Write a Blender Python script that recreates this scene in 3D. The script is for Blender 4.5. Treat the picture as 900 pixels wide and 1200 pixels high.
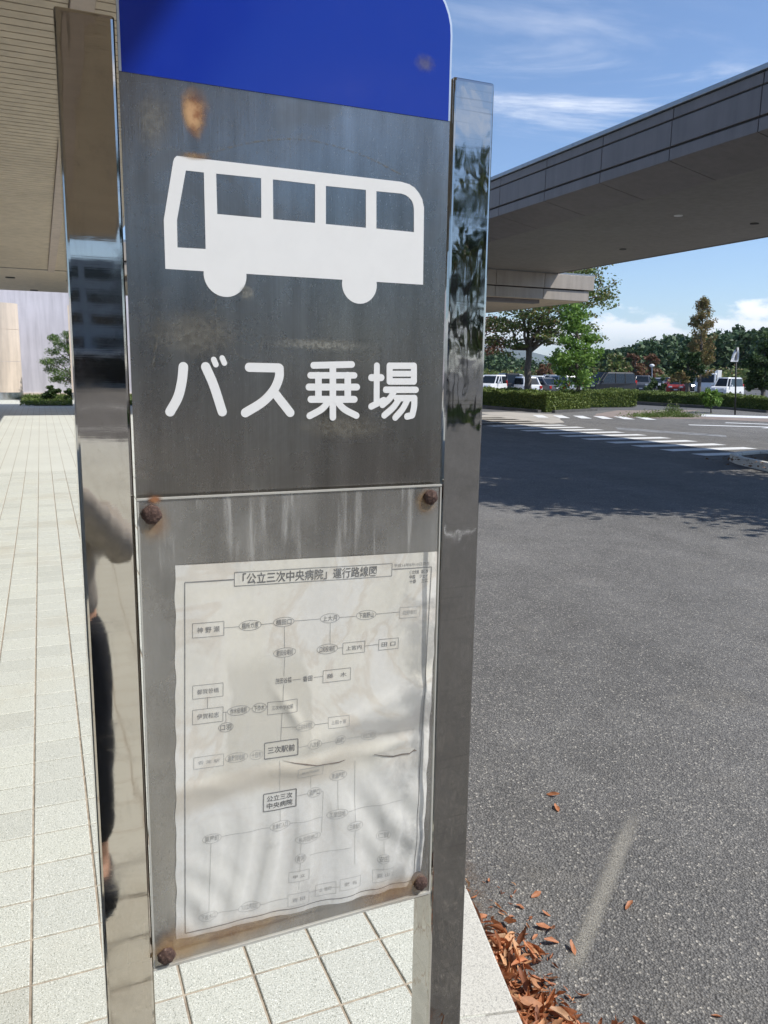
import bpy, bmesh, math, random
import numpy as np
from mathutils import Vector, Matrix
for _o in list(bpy.data.objects): bpy.data.objects.remove(_o)
random.seed(7); rng = np.random.default_rng(7)
S = bpy.context.scene
# ------------------------------------------------------------------ camera
# X runs along the sign plate, Y away along the paving, Z up; the phone is held at 1.6 m
CAM = np.array([0.0, 0.0, 1.6]); FPX = 929.0
YAW, PIT, ROL = math.radians(23.25), math.radians(10.19), math.radians(0.866)
_f = np.array([math.sin(YAW)*math.cos(PIT), math.cos(YAW)*math.cos(PIT), -math.sin(PIT)])
_r = np.array([math.cos(YAW), -math.sin(YAW), 0.0]); _u = np.cross(_r, _f)
CR = math.cos(ROL)*_r + math.sin(ROL)*_u; CU = -math.sin(ROL)*_r + math.cos(ROL)*_u; CF = _f
cam_d = bpy.data.cameras.new('camera'); cam = bpy.data.objects.new('camera', cam_d)
S.collection.objects.link(cam); S.camera = cam
cam_d.sensor_fit = 'VERTICAL'; cam_d.sensor_height = 36.0; cam_d.lens = FPX/1200*36
cam_d.clip_start = 0.02; cam_d.clip_end = 30000
cam.matrix_world = Matrix(((CR[0], CU[0], -CF[0], CAM[0]), (CR[1], CU[1], -CF[1], CAM[1]), (CR[2], CU[2], -CF[2], CAM[2]), (0, 0, 0, 1)))
S.render.resolution_x, S.render.resolution_y = 768, 1024
# ------------------------------------------------------------------ light
SUN = np.array([0.65, -0.50, 1.0]); SUN /= np.linalg.norm(SUN)
sd = bpy.data.lights.new('sun', 'SUN'); sd.energy = 4.9; sd.angle = math.radians(0.53); sd.color = (1.0, 0.965, 0.91)
sun = bpy.data.objects.new('sun', sd); S.collection.objects.link(sun); sun.location = (20, -20, 40)
sun.rotation_euler = Vector(SUN).to_track_quat('Z', 'Y').to_euler()
W = bpy.data.worlds.new('World'); S.world = W; W.use_nodes = True
wn = W.node_tree.nodes; wl = W.node_tree.links; wn.clear()
def N(t, **k):
    n = wn.new(t)
    for a, b in k.items(): setattr(n, a, b)
    return n
sky = N('ShaderNodeTexSky', sky_type='NISHITA'); sky.sun_disc = False
sky.sun_elevation = math.asin(SUN[2]); sky.sun_rotation = math.atan2(SUN[0], SUN[1])
sky.air_density = 1.0; sky.dust_density = 0.2; sky.ozone_density = 2.6; sky.altitude = 150
tc = N('ShaderNodeTexCoord'); sep = N('ShaderNodeSeparateXYZ'); wl.new(tc.outputs['Generated'], sep.inputs[0])
def M(op, a, b=None, clamp=False):
    n = N('ShaderNodeMath', operation=op); n.use_clamp = clamp
    for i, v in enumerate((a, b)):
        if v is None: continue
        if isinstance(v, (int, float)): n.inputs[i].default_value = v
        else: wl.new(v, n.inputs[i])
    return n.outputs[0]
def MR(v, a, b, c=0.0, d=1.0, smooth=True):
    n = N('ShaderNodeMapRange'); n.interpolation_type = 'SMOOTHSTEP' if smooth else 'LINEAR'
    wl.new(v, n.inputs['Value'])
    for k, x in (('From Min', a), ('From Max', b), ('To Min', c), ('To Max', d)): n.inputs[k].default_value = x
    return n.outputs[0]
zz = M('MAXIMUM', sep.outputs['Z'], 0.03)
cx, cy = M('DIVIDE', sep.outputs['X'], zz), M('DIVIDE', sep.outputs['Y'], zz)
cmb = N('ShaderNodeCombineXYZ'); wl.new(M('MULTIPLY', cx, 0.55), cmb.inputs[0]); wl.new(M('MULTIPLY', cy, 1.25), cmb.inputs[1])
cmb.inputs[2].default_value = 3.7
n1 = N('ShaderNodeTexNoise'); n1.inputs['Scale'].default_value = 1.15; n1.inputs['Detail'].default_value = 9; n1.inputs['Roughness'].default_value = 0.62; n1.inputs['Distortion'].default_value = 0.6
wl.new(cmb.outputs[0], n1.inputs['Vector'])
n1b = N('ShaderNodeTexNoise'); n1b.inputs['Scale'].default_value = 0.35; n1b.inputs['Detail'].default_value = 2
wl.new(cmb.outputs[0], n1b.inputs['Vector'])
cir = M('MULTIPLY', MR(n1.outputs['Fac'], 0.49, 0.74), MR(n1b.outputs['Fac'], 0.42, 0.60))
cir = M('MULTIPLY', cir, MR(sep.outputs['Z'], 0.12, 0.30)); cir = M('MULTIPLY', cir, 0.9)
mp = N('ShaderNodeMapping'); mp.inputs['Scale'].default_value = (7.0, 7.0, 15.0); mp.inputs['Location'].default_value = (1.3, 0.4, 0.2); wl.new(tc.outputs['Generated'], mp.inputs[0])
n2 = N('ShaderNodeTexNoise'); n2.inputs['Scale'].default_value = 1.9; n2.inputs['Detail'].default_value = 8; n2.inputs['Roughness'].default_value = 0.52; wl.new(mp.outputs[0], n2.inputs['Vector'])
lev = MR(sep.outputs['Z'], 0.045, 0.120, 0.08, -0.36, False)
cum = MR(M('ADD', n2.outputs['Fac'], lev), 0.40, 0.52)
cum = M('MULTIPLY', cum, MR(sep.outputs['Z'], 0.012, 0.07, 0.22, 0.95))
mixc = N('ShaderNodeMixRGB'); mixc.inputs['Color2'].default_value = (10.0, 10.1, 10.4, 1)
tint = N('ShaderNodeMixRGB', blend_type='MULTIPLY'); tint.inputs['Fac'].default_value = 1.0; tint.inputs['Color2'].default_value = (.98, 1.07, 1.20, 1)
wl.new(sky.outputs[0], tint.inputs['Color1']); wl.new(tint.outputs[0], mixc.inputs['Color1']); wl.new(M('MAXIMUM', cir, cum, True), mixc.inputs['Fac'])
bg = N('ShaderNodeBackground'); bg.inputs['Strength'].default_value = 0.125
wo = N('ShaderNodeOutputWorld'); wl.new(mixc.outputs[0], bg.inputs[0]); wl.new(bg.outputs[0], wo.inputs[0])
S.view_settings.view_transform = 'Standard'; S.view_settings.look = 'None'; S.view_settings.gamma = 1.0
S.view_settings.use_curve_mapping = False; S.view_settings.exposure = 0.12
S.cycles.caustics_reflective = True; S.cycles.blur_glossy = 0.3; S.cycles.max_bounces = 8; S.cycles.transparent_max_bounces = 16

# ------------------------------------------------------------------ helpers
C = S.collection
def ray(x, y):                                   # direction through a pixel of the 900 x 1200 photo
    return CR*((x-450)/FPX) + CU*((600-y)/FPX) + CF
def at_depth(x, y, D): return CAM + ray(x, y)*D
def on_ground(x, y, z=0.0): r = ray(x, y); return CAM + r*((z-CAM[2])/r[2])
SD = 0.796                                       # distance to the plane of the sign
def on_sign(x, y, Y=SD): r = ray(x, y); return CAM + r*(Y/r[1])
def lin(r, g, b): return tuple(((c/255)/12.92 if c/255 <= .04045 else ((c/255+.055)/1.055)**2.4) for c in (r, g, b))
def wloc(o):
    v = Vector((0, 0, 0))
    while o is not None: v = v + o.location; o = o.parent
    return v
def tag(o, label=None, cat=None, group=None, kind=None):
    if label: o['label'] = label
    if cat: o['category'] = cat
    if group: o['group'] = group
    if kind: o['kind'] = kind
    return o
def empty(name, loc, label=None, cat=None, group=None):
    o = bpy.data.objects.new(name, None); C.objects.link(o); o.location = Vector([float(v) for v in loc]); o.empty_display_size = .2
    return tag(o, label, cat, group)
def link_mesh(name, me, mat, parent=None, smooth=False):
    o = bpy.data.objects.new(name, me); C.objects.link(o)
    for m in (mat if isinstance(mat, (list, tuple)) else [mat]): me.materials.append(m)
    if smooth: me.polygons.foreach_set('use_smooth', [True]*len(me.polygons))
    if parent is not None: o.parent = parent
    return o
class MB:
    def __init__(s): s.v = []; s.f = []; s.mi = []
    def add(s, vs, fs, mi=0):
        n = len(s.v); s.v += [tuple(float(c) for c in v) for v in vs]
        for f in fs: s.f.append([n+i for i in f]); s.mi.append(mi)
        return s
    def box(s, x0, y0, z0, x1, y1, z1, mi=0):
        vs = [(x0, y0, z0), (x1, y0, z0), (x1, y1, z0), (x0, y1, z0), (x0, y0, z1), (x1, y0, z1), (x1, y1, z1), (x0, y1, z1)]
        return s.add(vs, [(0, 3, 2, 1), (4, 5, 6, 7), (0, 1, 5, 4), (1, 2, 6, 5), (2, 3, 7, 6), (3, 0, 4, 7)], mi)
    def quad(s, a, b, c, d, mi=0): return s.add([a, b, c, d], [(0, 1, 2, 3)], mi)
    def prism_y(s, poly, y0, y1, mi=0):          # poly in (x, z), extruded along y
        n = len(poly); vs = [(x, y0, z) for x, z in poly] + [(x, y1, z) for x, z in poly]
        fs = [tuple(range(n)), tuple(range(2*n-1, n-1, -1))] + [(i, i+n, (i+1) % n+n, (i+1) % n) for i in range(n)]
        return s.add(vs, fs, mi)
    def prism_z(s, poly, z0, z1, mi=0):          # poly in (x, y) ccw
        n = len(poly); vs = [(x, y, z0) for x, y in poly] + [(x, y, z1) for x, y in poly]
        fs = [tuple(range(n-1, -1, -1)), tuple(range(n, 2*n))] + [(i, (i+1) % n, (i+1) % n+n, i+n) for i in range(n)]
        return s.add(vs, fs, mi)
    def tube(s, pts, rad, n=8, mi=0, caps=True):
        pts = [Vector([float(c) for c in p]) for p in pts]
        if isinstance(rad, (int, float)): rad = [rad]*len(pts)
        rings = []
        for i, p in enumerate(pts):
            d = (pts[min(i+1, len(pts)-1)]-pts[max(i-1, 0)]).normalized()
            a = d.orthogonal().normalized() if i == 0 else (a - d*a.dot(d)).normalized()
            b = d.cross(a)
            rings.append([p + (a*math.cos(2*math.pi*k/n)+b*math.sin(2*math.pi*k/n))*rad[i] for k in range(n)])
        vs = [v for r in rings for v in r]; fs = []
        for i in range(len(pts)-1):
            for k in range(n): fs.append((i*n+k, i*n+(k+1) % n, (i+1)*n+(k+1) % n, (i+1)*n+k))
        if caps: fs += [tuple(range(n-1, -1, -1)), tuple(range((len(pts)-1)*n, len(pts)*n))]
        return s.add(vs, fs, mi)
    def ball(s, c, r, nu=12, nv=8, sq=(1, 1, 1), mi=0):
        vs = []; fs = []
        for j in range(nv+1):
            t = math.pi*j/nv
            for i in range(nu):
                p = 2*math.pi*i/nu
                vs.append((c[0]+r*sq[0]*math.sin(t)*math.cos(p), c[1]+r*sq[1]*math.sin(t)*math.sin(p), c[2]+r*sq[2]*math.cos(t)))
        for j in range(nv):
            for i in range(nu): fs.append((j*nu+i, (j+1)*nu+i, (j+1)*nu+(i+1) % nu, j*nu+(i+1) % nu))
        return s.add(vs, fs, mi)
    def build(s, name, mat, parent=None, smooth=False, bevel=0.0, seg=2):
        off = wloc(parent) if parent is not None else Vector((0, 0, 0))
        me = bpy.data.meshes.new(name); me.from_pydata([Vector(v)-off for v in s.v], [], s.f); me.update()
        o = link_mesh(name, me, mat, parent, smooth)
        if isinstance(mat, (list, tuple)): me.polygons.foreach_set('material_index', s.mi)
        if bevel:
            bm = bmesh.new(); bm.from_mesh(me); bmesh.ops.remove_doubles(bm, verts=bm.verts, dist=1e-5)
            bmesh.ops.bevel(bm, geom=[e for e in bm.edges if len(e.link_faces) == 2 and e.calc_face_angle(0) > .6], offset=bevel, segments=seg, affect='EDGES', profile=.6)
            bm.to_mesh(me); bm.free()
        return o
def copy_tree(o, parent=None):
    c = o.copy(); C.objects.link(c)
    if parent is not None: c.parent = parent
    for ch in list(o.children): copy_tree(ch, c)
    return c
# ------------------------------------------------------------------ materials
class MT:
    def __init__(s, name, base=(.5, .5, .5), rough=.5, metal=0.0, spec=.5):
        s.m = bpy.data.materials.new(name); s.m.use_nodes = True; s.n = s.m.node_tree.nodes; s.l = s.m.node_tree.links
        s.b = s.n['Principled BSDF']; s.out = s.n['Material Output']
        s.b.inputs['Base Color'].default_value = (*base, 1); s.b.inputs['Roughness'].default_value = rough
        s.b.inputs['Metallic'].default_value = metal; s.b.inputs['Specular IOR Level'].default_value = spec
        s.bump_prev = None; s._tc = None
    def tc(s, which='Object'):
        if s._tc is None: s._tc = s.n.new('ShaderNodeTexCoord')
        return s._tc.outputs[which]
    def mapv(s, scale=(1, 1, 1), loc=(0, 0, 0), which='Object'):
        m = s.n.new('ShaderNodeMapping'); m.inputs['Scale'].default_value = scale; m.inputs['Location'].default_value = loc
        s.l.new(s.tc(which), m.inputs[0]); return m.outputs[0]
    def noise(s, scale=5, detail=4, rough=.55, dist=0, vec=None, out='Fac'):
        n = s.n.new('ShaderNodeTexNoise'); n.inputs['Scale'].default_value = scale; n.inputs['Detail'].default_value = detail
        n.inputs['Roughness'].default_value = rough; n.inputs['Distortion'].default_value = dist
        s.l.new(vec if vec is not None else s.tc(), n.inputs['Vector']); return n.outputs[out]
    def voro(s, scale=5, out='Distance', vec=None, feature='F1', rnd=1.0):
        n = s.n.new('ShaderNodeTexVoronoi'); n.feature = feature; n.inputs['Scale'].default_value = scale; n.inputs['Randomness'].default_value = rnd
        s.l.new(vec if vec is not None else s.tc(), n.inputs['Vector']); return n.outputs[out]
    def ramp(s, fac, stops, interp='LINEAR'):
        n = s.n.new('ShaderNodeValToRGB'); cr = n.color_ramp; cr.interpolation = interp
        while len(cr.elements) < len(stops): cr.elements.new(.5)
        for e, (p, c) in zip(cr.elements, stops): e.position = p; e.color = (*c, 1) if not isinstance(c, (int, float)) else (c, c, c, 1)
        s.l.new(fac, n.inputs[0]); return n.outputs[0]
    def mix(s, fac, a, b, mode='MIX'):
        n = s.n.new('ShaderNodeMixRGB'); n.blend_type = mode
        for i, v in ((0, fac), (1, a), (2, b)):
            if isinstance(v, (int, float)): n.inputs[i].default_value = v if i == 0 else (v, v, v, 1)
            elif isinstance(v, tuple): n.inputs[i].default_value = (*v, 1)
            else: s.l.new(v, n.inputs[i])
        return n.outputs[0]
    def math(s, op, a, b=0.0, clamp=False):
        n = s.n.new('ShaderNodeMath'); n.operation = op; n.use_clamp = clamp
        for i, v in enumerate((a, b)):
            if isinstance(v, (int, float)): n.inputs[i].default_value = v
            else: s.l.new(v, n.inputs[i])
        return n.outputs[0]
    def rng(s, v, a, b, c=0.0, d=1.0):
        n = s.n.new('ShaderNodeMapRange'); s.l.new(v, n.inputs[0])
        for i, x in enumerate((a, b, c, d)): n.inputs[i+1].default_value = x
        n.interpolation_type = 'SMOOTHSTEP'; return n.outputs[0]
    def island(s): return s.n.new('ShaderNodeNewGeometry').outputs['Random Per Island']
    def xyz(s, vec=None):
        n = s.n.new('ShaderNodeSeparateXYZ'); s.l.new(vec if vec is not None else s.tc(), n.inputs[0]); return n.outputs
    def color(s, c): s.l.new(c, s.b.inputs['Base Color']); return s
    def roughv(s, c): s.l.new(c, s.b.inputs['Roughness']); return s
    def bump(s, h, strength=.3, dist=.01):
        n = s.n.new('ShaderNodeBump'); n.inputs['Strength'].default_value = strength; n.inputs['Distance'].default_value = dist
        s.l.new(h, n.inputs['Height'])
        if s.bump_prev is not None: s.l.new(s.bump_prev, n.inputs['Normal'])
        s.bump_prev = n.outputs[0]; s.l.new(s.bump_prev, s.b.inputs['Normal']); return s
def flat(name, c, rough=.6, metal=0., var=.12, scale=8, spec=.5):
    t = MT(name, c, rough, metal, spec); n = t.noise(scale, 5)
    t.color(t.mix(1.0, t.ramp(n, [(.3, 1-var), (.7, 1+var*.6)]), c, 'MULTIPLY')); return t
# --- ground materials
t = MT('paving_tile', (.6, .59, .54), .55)
sp = t.voro(420, 'Color'); spx = t.xyz(sp)[0]
v = t.noise(260, 3, .6); big = t.noise(.9, 4, .6); isl = t.island()
col = t.ramp(v, [(.30, lin(160, 161, 150)), (.45, lin(198, 199, 188)), (.7, lin(218, 219, 209))])
col = t.mix(t.rng(spx, .84, .94), col, lin(132, 134, 122)); col = t.mix(t.rng(spx, .93, .97), col, lin(238, 238, 228))
col = t.mix(1.0, col, t.ramp(isl, [(0, (.88, .88, .87)), (.2, (.95, .95, .945)), (.6, (.99, .99, .985)), (1, (1.02, 1.02, 1.0))]), 'MULTIPLY')
col = t.mix(t.math('MULTIPLY', t.rng(big, .50, .70), .34), col, lin(178, 168, 146))
TILE = t.color(col).bump(t.noise(150, 4, .65), .8, .003).bump(t.noise(48, 3, .6), .35, .003).bump(t.voro(330), .25, .001).m
t = MT('tile_grout', (.3, .28, .25), .9); t.color(t.ramp(t.noise(30, 5), [(.3, lin(138, 126, 112)), (.7, lin(186, 174, 156))])); GROUT = t.m
# far paving: the same courses as a pattern in the surface
TS = 0.1826; TX0 = -0.1136; TY0 = 1.8496
t = MT('paving_far', (.6, .59, .54), .6)
p = t.xyz()
def joint(axis, off, w):
    a = t.math('DIVIDE', t.math('SUBTRACT', p[axis], off), TS); fr = t.math('FRACT', a)
    return t.math('LESS_THAN', t.math('MINIMUM', fr, t.math('SUBTRACT', 1.0, fr)), w)
j = t.math('MAXIMUM', joint(0, TX0, .022), joint(1, TY0, .018))
base = t.mix(1.0, lin(206, 207, 196), t.ramp(t.noise(.7, 5), [(.3, .9), (.7, 1.03)]), 'MULTIPLY')
PAVEFAR = t.color(t.mix(j, base, lin(168, 160, 144))).m
t = MT('granite_kerb', (.5, .5, .48), .6)
col = t.ramp(t.voro(260, 'Color'), [(0, lin(84, 82, 78)), (.14, lin(132, 130, 124)), (.30, lin(188, 185, 175)), (.8, lin(212, 209, 198)), (1, lin(232, 230, 222))])
col = t.mix(.55, col, t.ramp(t.noise(330, 4, .7), [(.32, lin(110, 108, 102)), (.5, lin(204, 201, 190)), (.75, lin(230, 228, 220))]))
KERB = t.color(col).bump(t.noise(260, 4, .7), .35, .002).m
t = MT('asphalt', (.1, .1, .1), .9, 0, .2)
ston = t.xyz(t.voro(135, 'Color')); ston2 = t.xyz(t.voro(270, 'Color')); bigv = t.noise(.35, 5, .6); mid = t.noise(3.2, 5, .65)
col = t.ramp(ston[0], [(0, (.070, .070, .071)), (.35, (.105, .105, .105)), (.72, (.150, .149, .145)), (.92, (.195, .192, .183)), (1, (.30, .29, .27))])
col = t.mix(.42, col, t.ramp(ston2[1], [(0, (.066, .066, .067)), (.5, (.125, .125, .124)), (.88, (.175, .172, .166)), (1, (.33, .32, .29))]))
col = t.mix(t.rng(t.voro(135, 'Distance'), .45, .78, 0, .55), col, (.055, .055, .056))
col = t.mix(1.0, col, t.ramp(bigv, [(.3, 1.18), (.7, 1.50)]), 'MULTIPLY'); col = t.mix(1.0, col, t.ramp(mid, [(.28, .84), (.7, 1.12)]), 'MULTIPLY')
track = t.noise(1, 5, .6, .2, t.mapv((1.3, .10, 1))); col = t.mix(1.0, col, t.ramp(track, [(.35, .90), (.65, 1.07)]), 'MULTIPLY')
oil = t.noise(.8, 5, .7, .5, t.mapv((1, 1, 1), (7.3, 2.2, 0))); col = t.mix(t.math('MULTIPLY', t.rng(oil, .62, .74), .30), col, (.06, .06, .062))
col = t.mix(t.rng(ston[2], .945, .985), col, (.40, .385, .35)); col = t.mix(t.rng(ston2[2], .80, .95, 0, .5), col, (.05, .05, .051))
dustn = t.noise(2.2, 6, .7, .3); col = t.mix(t.math('MULTIPLY', t.rng(dustn, .56, .74), .18), col, (.30, .28, .24))
col = t.mix(1.0, col, (1.03, 1.0, .955), 'MULTIPLY')
ASPH = t.color(col).bump(t.voro(135, 'Distance'), .85, .006).bump(t.noise(420, 3), .4, .002).m
t = MT('asphalt_distant', (.1, .1, .1), .92, 0, .2); t.color(t.mix(1.0, t.ramp(t.noise(.12, 6, .65), [(.3, .8), (.7, 1.15)]), (.118, .117, .116), 'MULTIPLY')); ASPHFAR = t.m
t = MT('road_paint', (.75, .75, .73), .7)
wear = t.noise(5, 6, .7); col = t.mix(t.rng(wear, .58, .74), (.70, .70, .68), (.22, .22, .215)); PAINT = t.color(col).m
t = MT('road_paint_worn', (.25, .25, .25), .8); col = t.mix(t.rng(t.noise(4, 6, .7), .36, .62), (.27, .27, .265), (.13, .13, .13)); PAINTW = t.color(col).m
SIDEW = flat('concrete_walk', lin(172, 166, 156), .9, var=.18, scale=1.2).m
PINKW = flat('reddish_walk', lin(138, 124, 114), .9, var=.22, scale=1.5).m
GRASSG = flat('lawn_soil', (.07, .09, .03), .95, var=.4, scale=3).m
# --- cladding and building materials
def clad(name, c, scale=1.4, rough=.5):
    t = MT(name, c, rough); n = t.noise(scale, 6, .6); st = t.noise(5, 5, .6, 0, t.mapv((1, 1, .08)))
    col = t.mix(1.0, c, t.ramp(n, [(.3, .9), (.7, 1.06)]), 'MULTIPLY'); col = t.mix(1.0, col, t.ramp(st, [(.3, .84), (.6, 1.04)]), 'MULTIPLY')
    return t.color(col).bump(t.noise(60, 3), .08, .002).m
FASC = clad('grey_cladding', lin(110, 104, 103)); FASCL = clad('beige_cladding', lin(166, 157, 146)); SOFF = clad('soffit_panel', lin(124, 120, 114), .5, .6)
DARKJ = flat('dark_joint', (.05, .048, .047), .8).m; ROOFM = flat('metal_roof_edge', (.30, .32, .34), .35, .6).m
CSOFF = clad('canopy_beige', lin(196, 180, 158), .8, .6); CBEAM = clad('canopy_beam', lin(184, 167, 154), .8, .6)
WALLW = clad('white_wall', lin(214, 208, 212), .6, .8); PILL = clad('pillar_beige', lin(222, 205, 186), .9, .7); STEELB = flat('steel_band', (.6, .6, .6), .25, 1.0).m
GLASSD = flat('dark_glass', (.012, .016, .02), .08, 0, .3, 3).m
BLDG = clad('hospital_wall', lin(150, 158, 164), .3, .8); WHITEC = flat('white_concrete', (.75, .75, .74), .7).m

# ------------------------------------------------------------------ setting: paving, kerb, road, far ground
ROADZ = -0.12
kx = [(-17.3, -22.0), (-17.15, 1.0), (-16.6, 1.7), (-12, 1.5), (-6, .95), (-3, .64), (-1.2, .55), (0, .68)]     # (y, kerb outer x)
kline = [(x, y) for y, x in kx] + [(1.14+.2437*(yy-1.95), yy) for yy in (1.0, 1.95, 6, 14, 24)] + [(6.7, 27), (7.2, 34), (7.4, 60)]
KW = .165
def offs(line, w):
    out = []
    for i, (x, y) in enumerate(line):
        a = line[max(i-1, 0)]; b = line[min(i+1, len(line)-1)]; d = Vector((b[0]-a[0], b[1]-a[1])).normalized()
        out.append((x-d.y*w, y+d.x*w))
    return out
inner = offs(kline, KW)
m = MB()                                          # kerb stones, 0.6 m apart joints are in the mesh
def lerp_line(line, n):
    out = []
    for (a, b) in zip(line, line[1:]):
        L = math.hypot(b[0]-a[0], b[1]-a[1]); k = max(1, int(L/.6)) if -3 < a[1] < 12 else 1
        out += [(a[0]+(b[0]-a[0])*i/k, a[1]+(b[1]-a[1])*i/k) for i in range(k)]
    return out+[line[-1]]
ko, ki = kline, inner
for (o1, o2, i1, i2) in zip(ko, ko[1:], ki, ki[1:]):
    L = math.hypot(o2[0]-o1[0], o2[1]-o1[1]); k = max(1, round(L/.6)) if -3 < o1[1] < 14 else 1
    for j_ in range(k):
        g = .0025/L*1.0
        a, b = j_/k+g, (j_+1)/k-g
        P = lambda u, v, q: (u[0]+(v[0]-u[0])*q, u[1]+(v[1]-u[1])*q)
        m.prism_z([P(o1, o2, a), P(o1, o2, b), P(i1, i2, b), P(i1, i2, a)], -.32, .003)
k_ = m.build('kerb', KERB, bevel=.006, seg=2); k_['kind'] = 'structure'
# tiles near the sign: every tile a bevelled slab over the grout bed
m = MB(); yA, yB, xA = -0.9, 13.0, -5.2
def kerb_x(y): return np.interp(y, [q[1] for q in kline], [q[0] for q in kline])
nx0 = int((xA-TX0)/TS); ny0 = int((yA-TY0)/TS)
for ix in range(nx0, 40):
    for iy in range(ny0, int((yB-TY0)/TS)):
        x0, y0 = TX0+ix*TS, TY0+iy*TS
        if x0 > kerb_x(y0+.09)-.08: continue
        g = .0038; c = .0022; dz = [random.uniform(-.0006, .0006) for _ in range(2)]; h0 = random.uniform(-.0005, .0005)
        X0, X1, Y0, Y1 = x0+g, x0+TS-g, y0+g, y0+TS-g; pts = []
        for (a, b, z) in ((0, 0, -.02), (c, c, 0)):
            pts += [(X0+a-.0, Y0+b, (z if z < 0 else h0-dz[0])), (X1-a, Y0+b, (z if z < 0 else h0+dz[1])), (X1-a, Y1-b, (z if z < 0 else h0+dz[0])), (X0+a, Y1-b, (z if z < 0 else h0-dz[1]))]
        mid = [(X0, Y0, h0-c), (X1, Y0, h0-c), (X1, Y1, h0-c), (X0, Y1, h0-c)]
        vs = pts[:4]+mid+pts[4:]
        fs = []
        for r_ in (0, 4):
            for k in range(4): fs.append((r_+k, r_+(k+1) % 4, r_+4+(k+1) % 4, r_+4+k))
        fs.append((8, 9, 10, 11)); m.add(vs, fs)
tl = m.build('paving_tiles', TILE)
bm = bmesh.new(); bm.from_mesh(tl.data)
a, b = Vector((*inner[8], 0)), Vector((*inner[10], 0)); d = (b-a).normalized()
bmesh.ops.bisect_plane(bm, geom=bm.verts[:]+bm.edges[:]+bm.faces[:], plane_co=a+Vector((KW*.5, 0, 0)), plane_no=Vector((d.y, -d.x, 0)), clear_outer=True)
bm.to_mesh(tl.data); bm.free(); tl['kind'] = 'structure'
m = MB(); m.quad((xA-.3, yA-.3, -.005), (3.5, yA-.3, -.005), (3.5, yB+.3, -.005), (xA-.3, yB+.3, -.005))
gr = m.build('paving_bed', GROUT)
bm = bmesh.new(); bm.from_mesh(gr.data)
bmesh.ops.bisect_plane(bm, geom=bm.verts[:]+bm.edges[:]+bm.faces[:], plane_co=a+Vector((KW*.5, 0, 0)), plane_no=Vector((d.y, -d.x, 0)), clear_outer=True)
bm.to_mesh(gr.data); bm.free(); gr['kind'] = 'structure'
# the rest of the paving
yb0 = TY0+ny0*TS; yb1 = TY0+int((yB-TY0)/TS)*TS; xb0 = TX0+nx0*TS
m = MB(); cl = offs(kline, KW*.5)
def strip(ya, yb):
    ys = sorted(set([ya, yb]+[q[1] for q in cl if ya < q[1] < yb]))
    for y0, y1 in zip(ys, ys[1:]):
        f_ = lambda y: float(np.interp(y, [q[1] for q in cl], [q[0] for q in cl]))
        m.quad((-22, y0, 0), (f_(y0), y0, 0), (f_(y1), y1, 0), (-22, y1, 0))
strip(-17.2, yb0); strip(yb1, 41)
m.quad((-22, yb0, 0), (xb0, yb0, 0), (xb0, yb1, 0), (-22, yb1, 0))
m.build('paving', PAVEFAR)['kind'] = 'structure'
# road
m = MB(); m.quad((-30, -60, ROADZ), (34, -60, ROADZ), (34, 30.2, ROADZ), (-30, 30.2, ROADZ)); m.build('road', ASPH)['kind'] = 'structure'
# far ground falls a little towards the car park
m = MB(); g = [-6000, -900, -200, -60, 0, 29.5, 34, 60, 90, 140, 200, 400, 1200, 6000, 12000]
def gz(y): return float(np.interp(y, [-6000, 29.5, 34, 60, 12000], [-.135, -.135, -.18, -.30, -.30]))
gx = [-12000, -3000, -600, -120, -30, 0, 30, 60, 120, 300, 900, 3000, 12000]
vs = [(x, y, gz(y)) for y in g for x in gx]; nx = len(gx)
m.add(vs, [(j*nx+i, j*nx+i+1, (j+1)*nx+i+1, (j+1)*nx+i) for j in range(len(g)-1) for i in range(nx-1)])
m.build('ground', ASPHFAR)['kind'] = 'structure'
def sheet(name, poly, z, mat):
    m = MB(); m.add([(x, y, z) for x, y in poly], [tuple(range(len(poly)))]); o = m.build(name, mat); o['kind'] = 'structure'; return o
# crossing bars, arrow and walks beyond the road
m = MB()
for k in range(14):
    y = 12.85+k*.98
    m.quad((13.0, y, ROADZ+.004), (15.5+.03*k, y-.08, ROADZ+.004), (15.5+.03*k, y+.36, ROADZ+.004), (13.0, y+.44, ROADZ+.004))
m.build('crossing_bars', PAINT)['kind'] = 'structure'
m = MB()
for k in range(6):
    a_ = np.array([17.3+.72*k, 25.55-.36*k]); w_ = np.array([.36, -.18]); l_ = np.array([1.1, 2.2])
    m.quad(*[(q[0], q[1], ROADZ+.009) for q in (a_, a_+w_, a_+w_+l_*.75, a_+l_*.75)])
m.build('far_crossing_bars', PAINT)['kind'] = 'structure'
sheet('sidewalk', [(9.6, 24.6), (14.6, 21.9), (16.6, 22.9), (17.6, 24.6), (19.6, 27.2), (18.3, 29.4), (9.6, 29.4)], ROADZ+.004, SIDEW)
sheet('island_walk', [(19.8, 25.5), (23.6, 23.6), (26.2, 20.2), (29.0, 18.2), (30, 19.3), (27.2, 22.5), (25.5, 27.2), (29.6, 29.8), (24.8, 30.1), (21.6, 27.6)], ROADZ+.006, PINKW)
m = MB()
for poly in ([(20.3, 20.9), (22.9, 19.0), (23.1, 19.3), (20.5, 21.2)], [(21.7, 19.2), (23.4, 18.5), (23.3, 19.9)], [(22.6, 21.6), (25.3, 18.9), (25.6, 19.1), (22.9, 21.8)]):
    m.add([(x, y, ROADZ+.004) for x, y in poly], [tuple(range(len(poly)))])
m.build('road_arrow', PAINT)['kind'] = 'structure'
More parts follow.
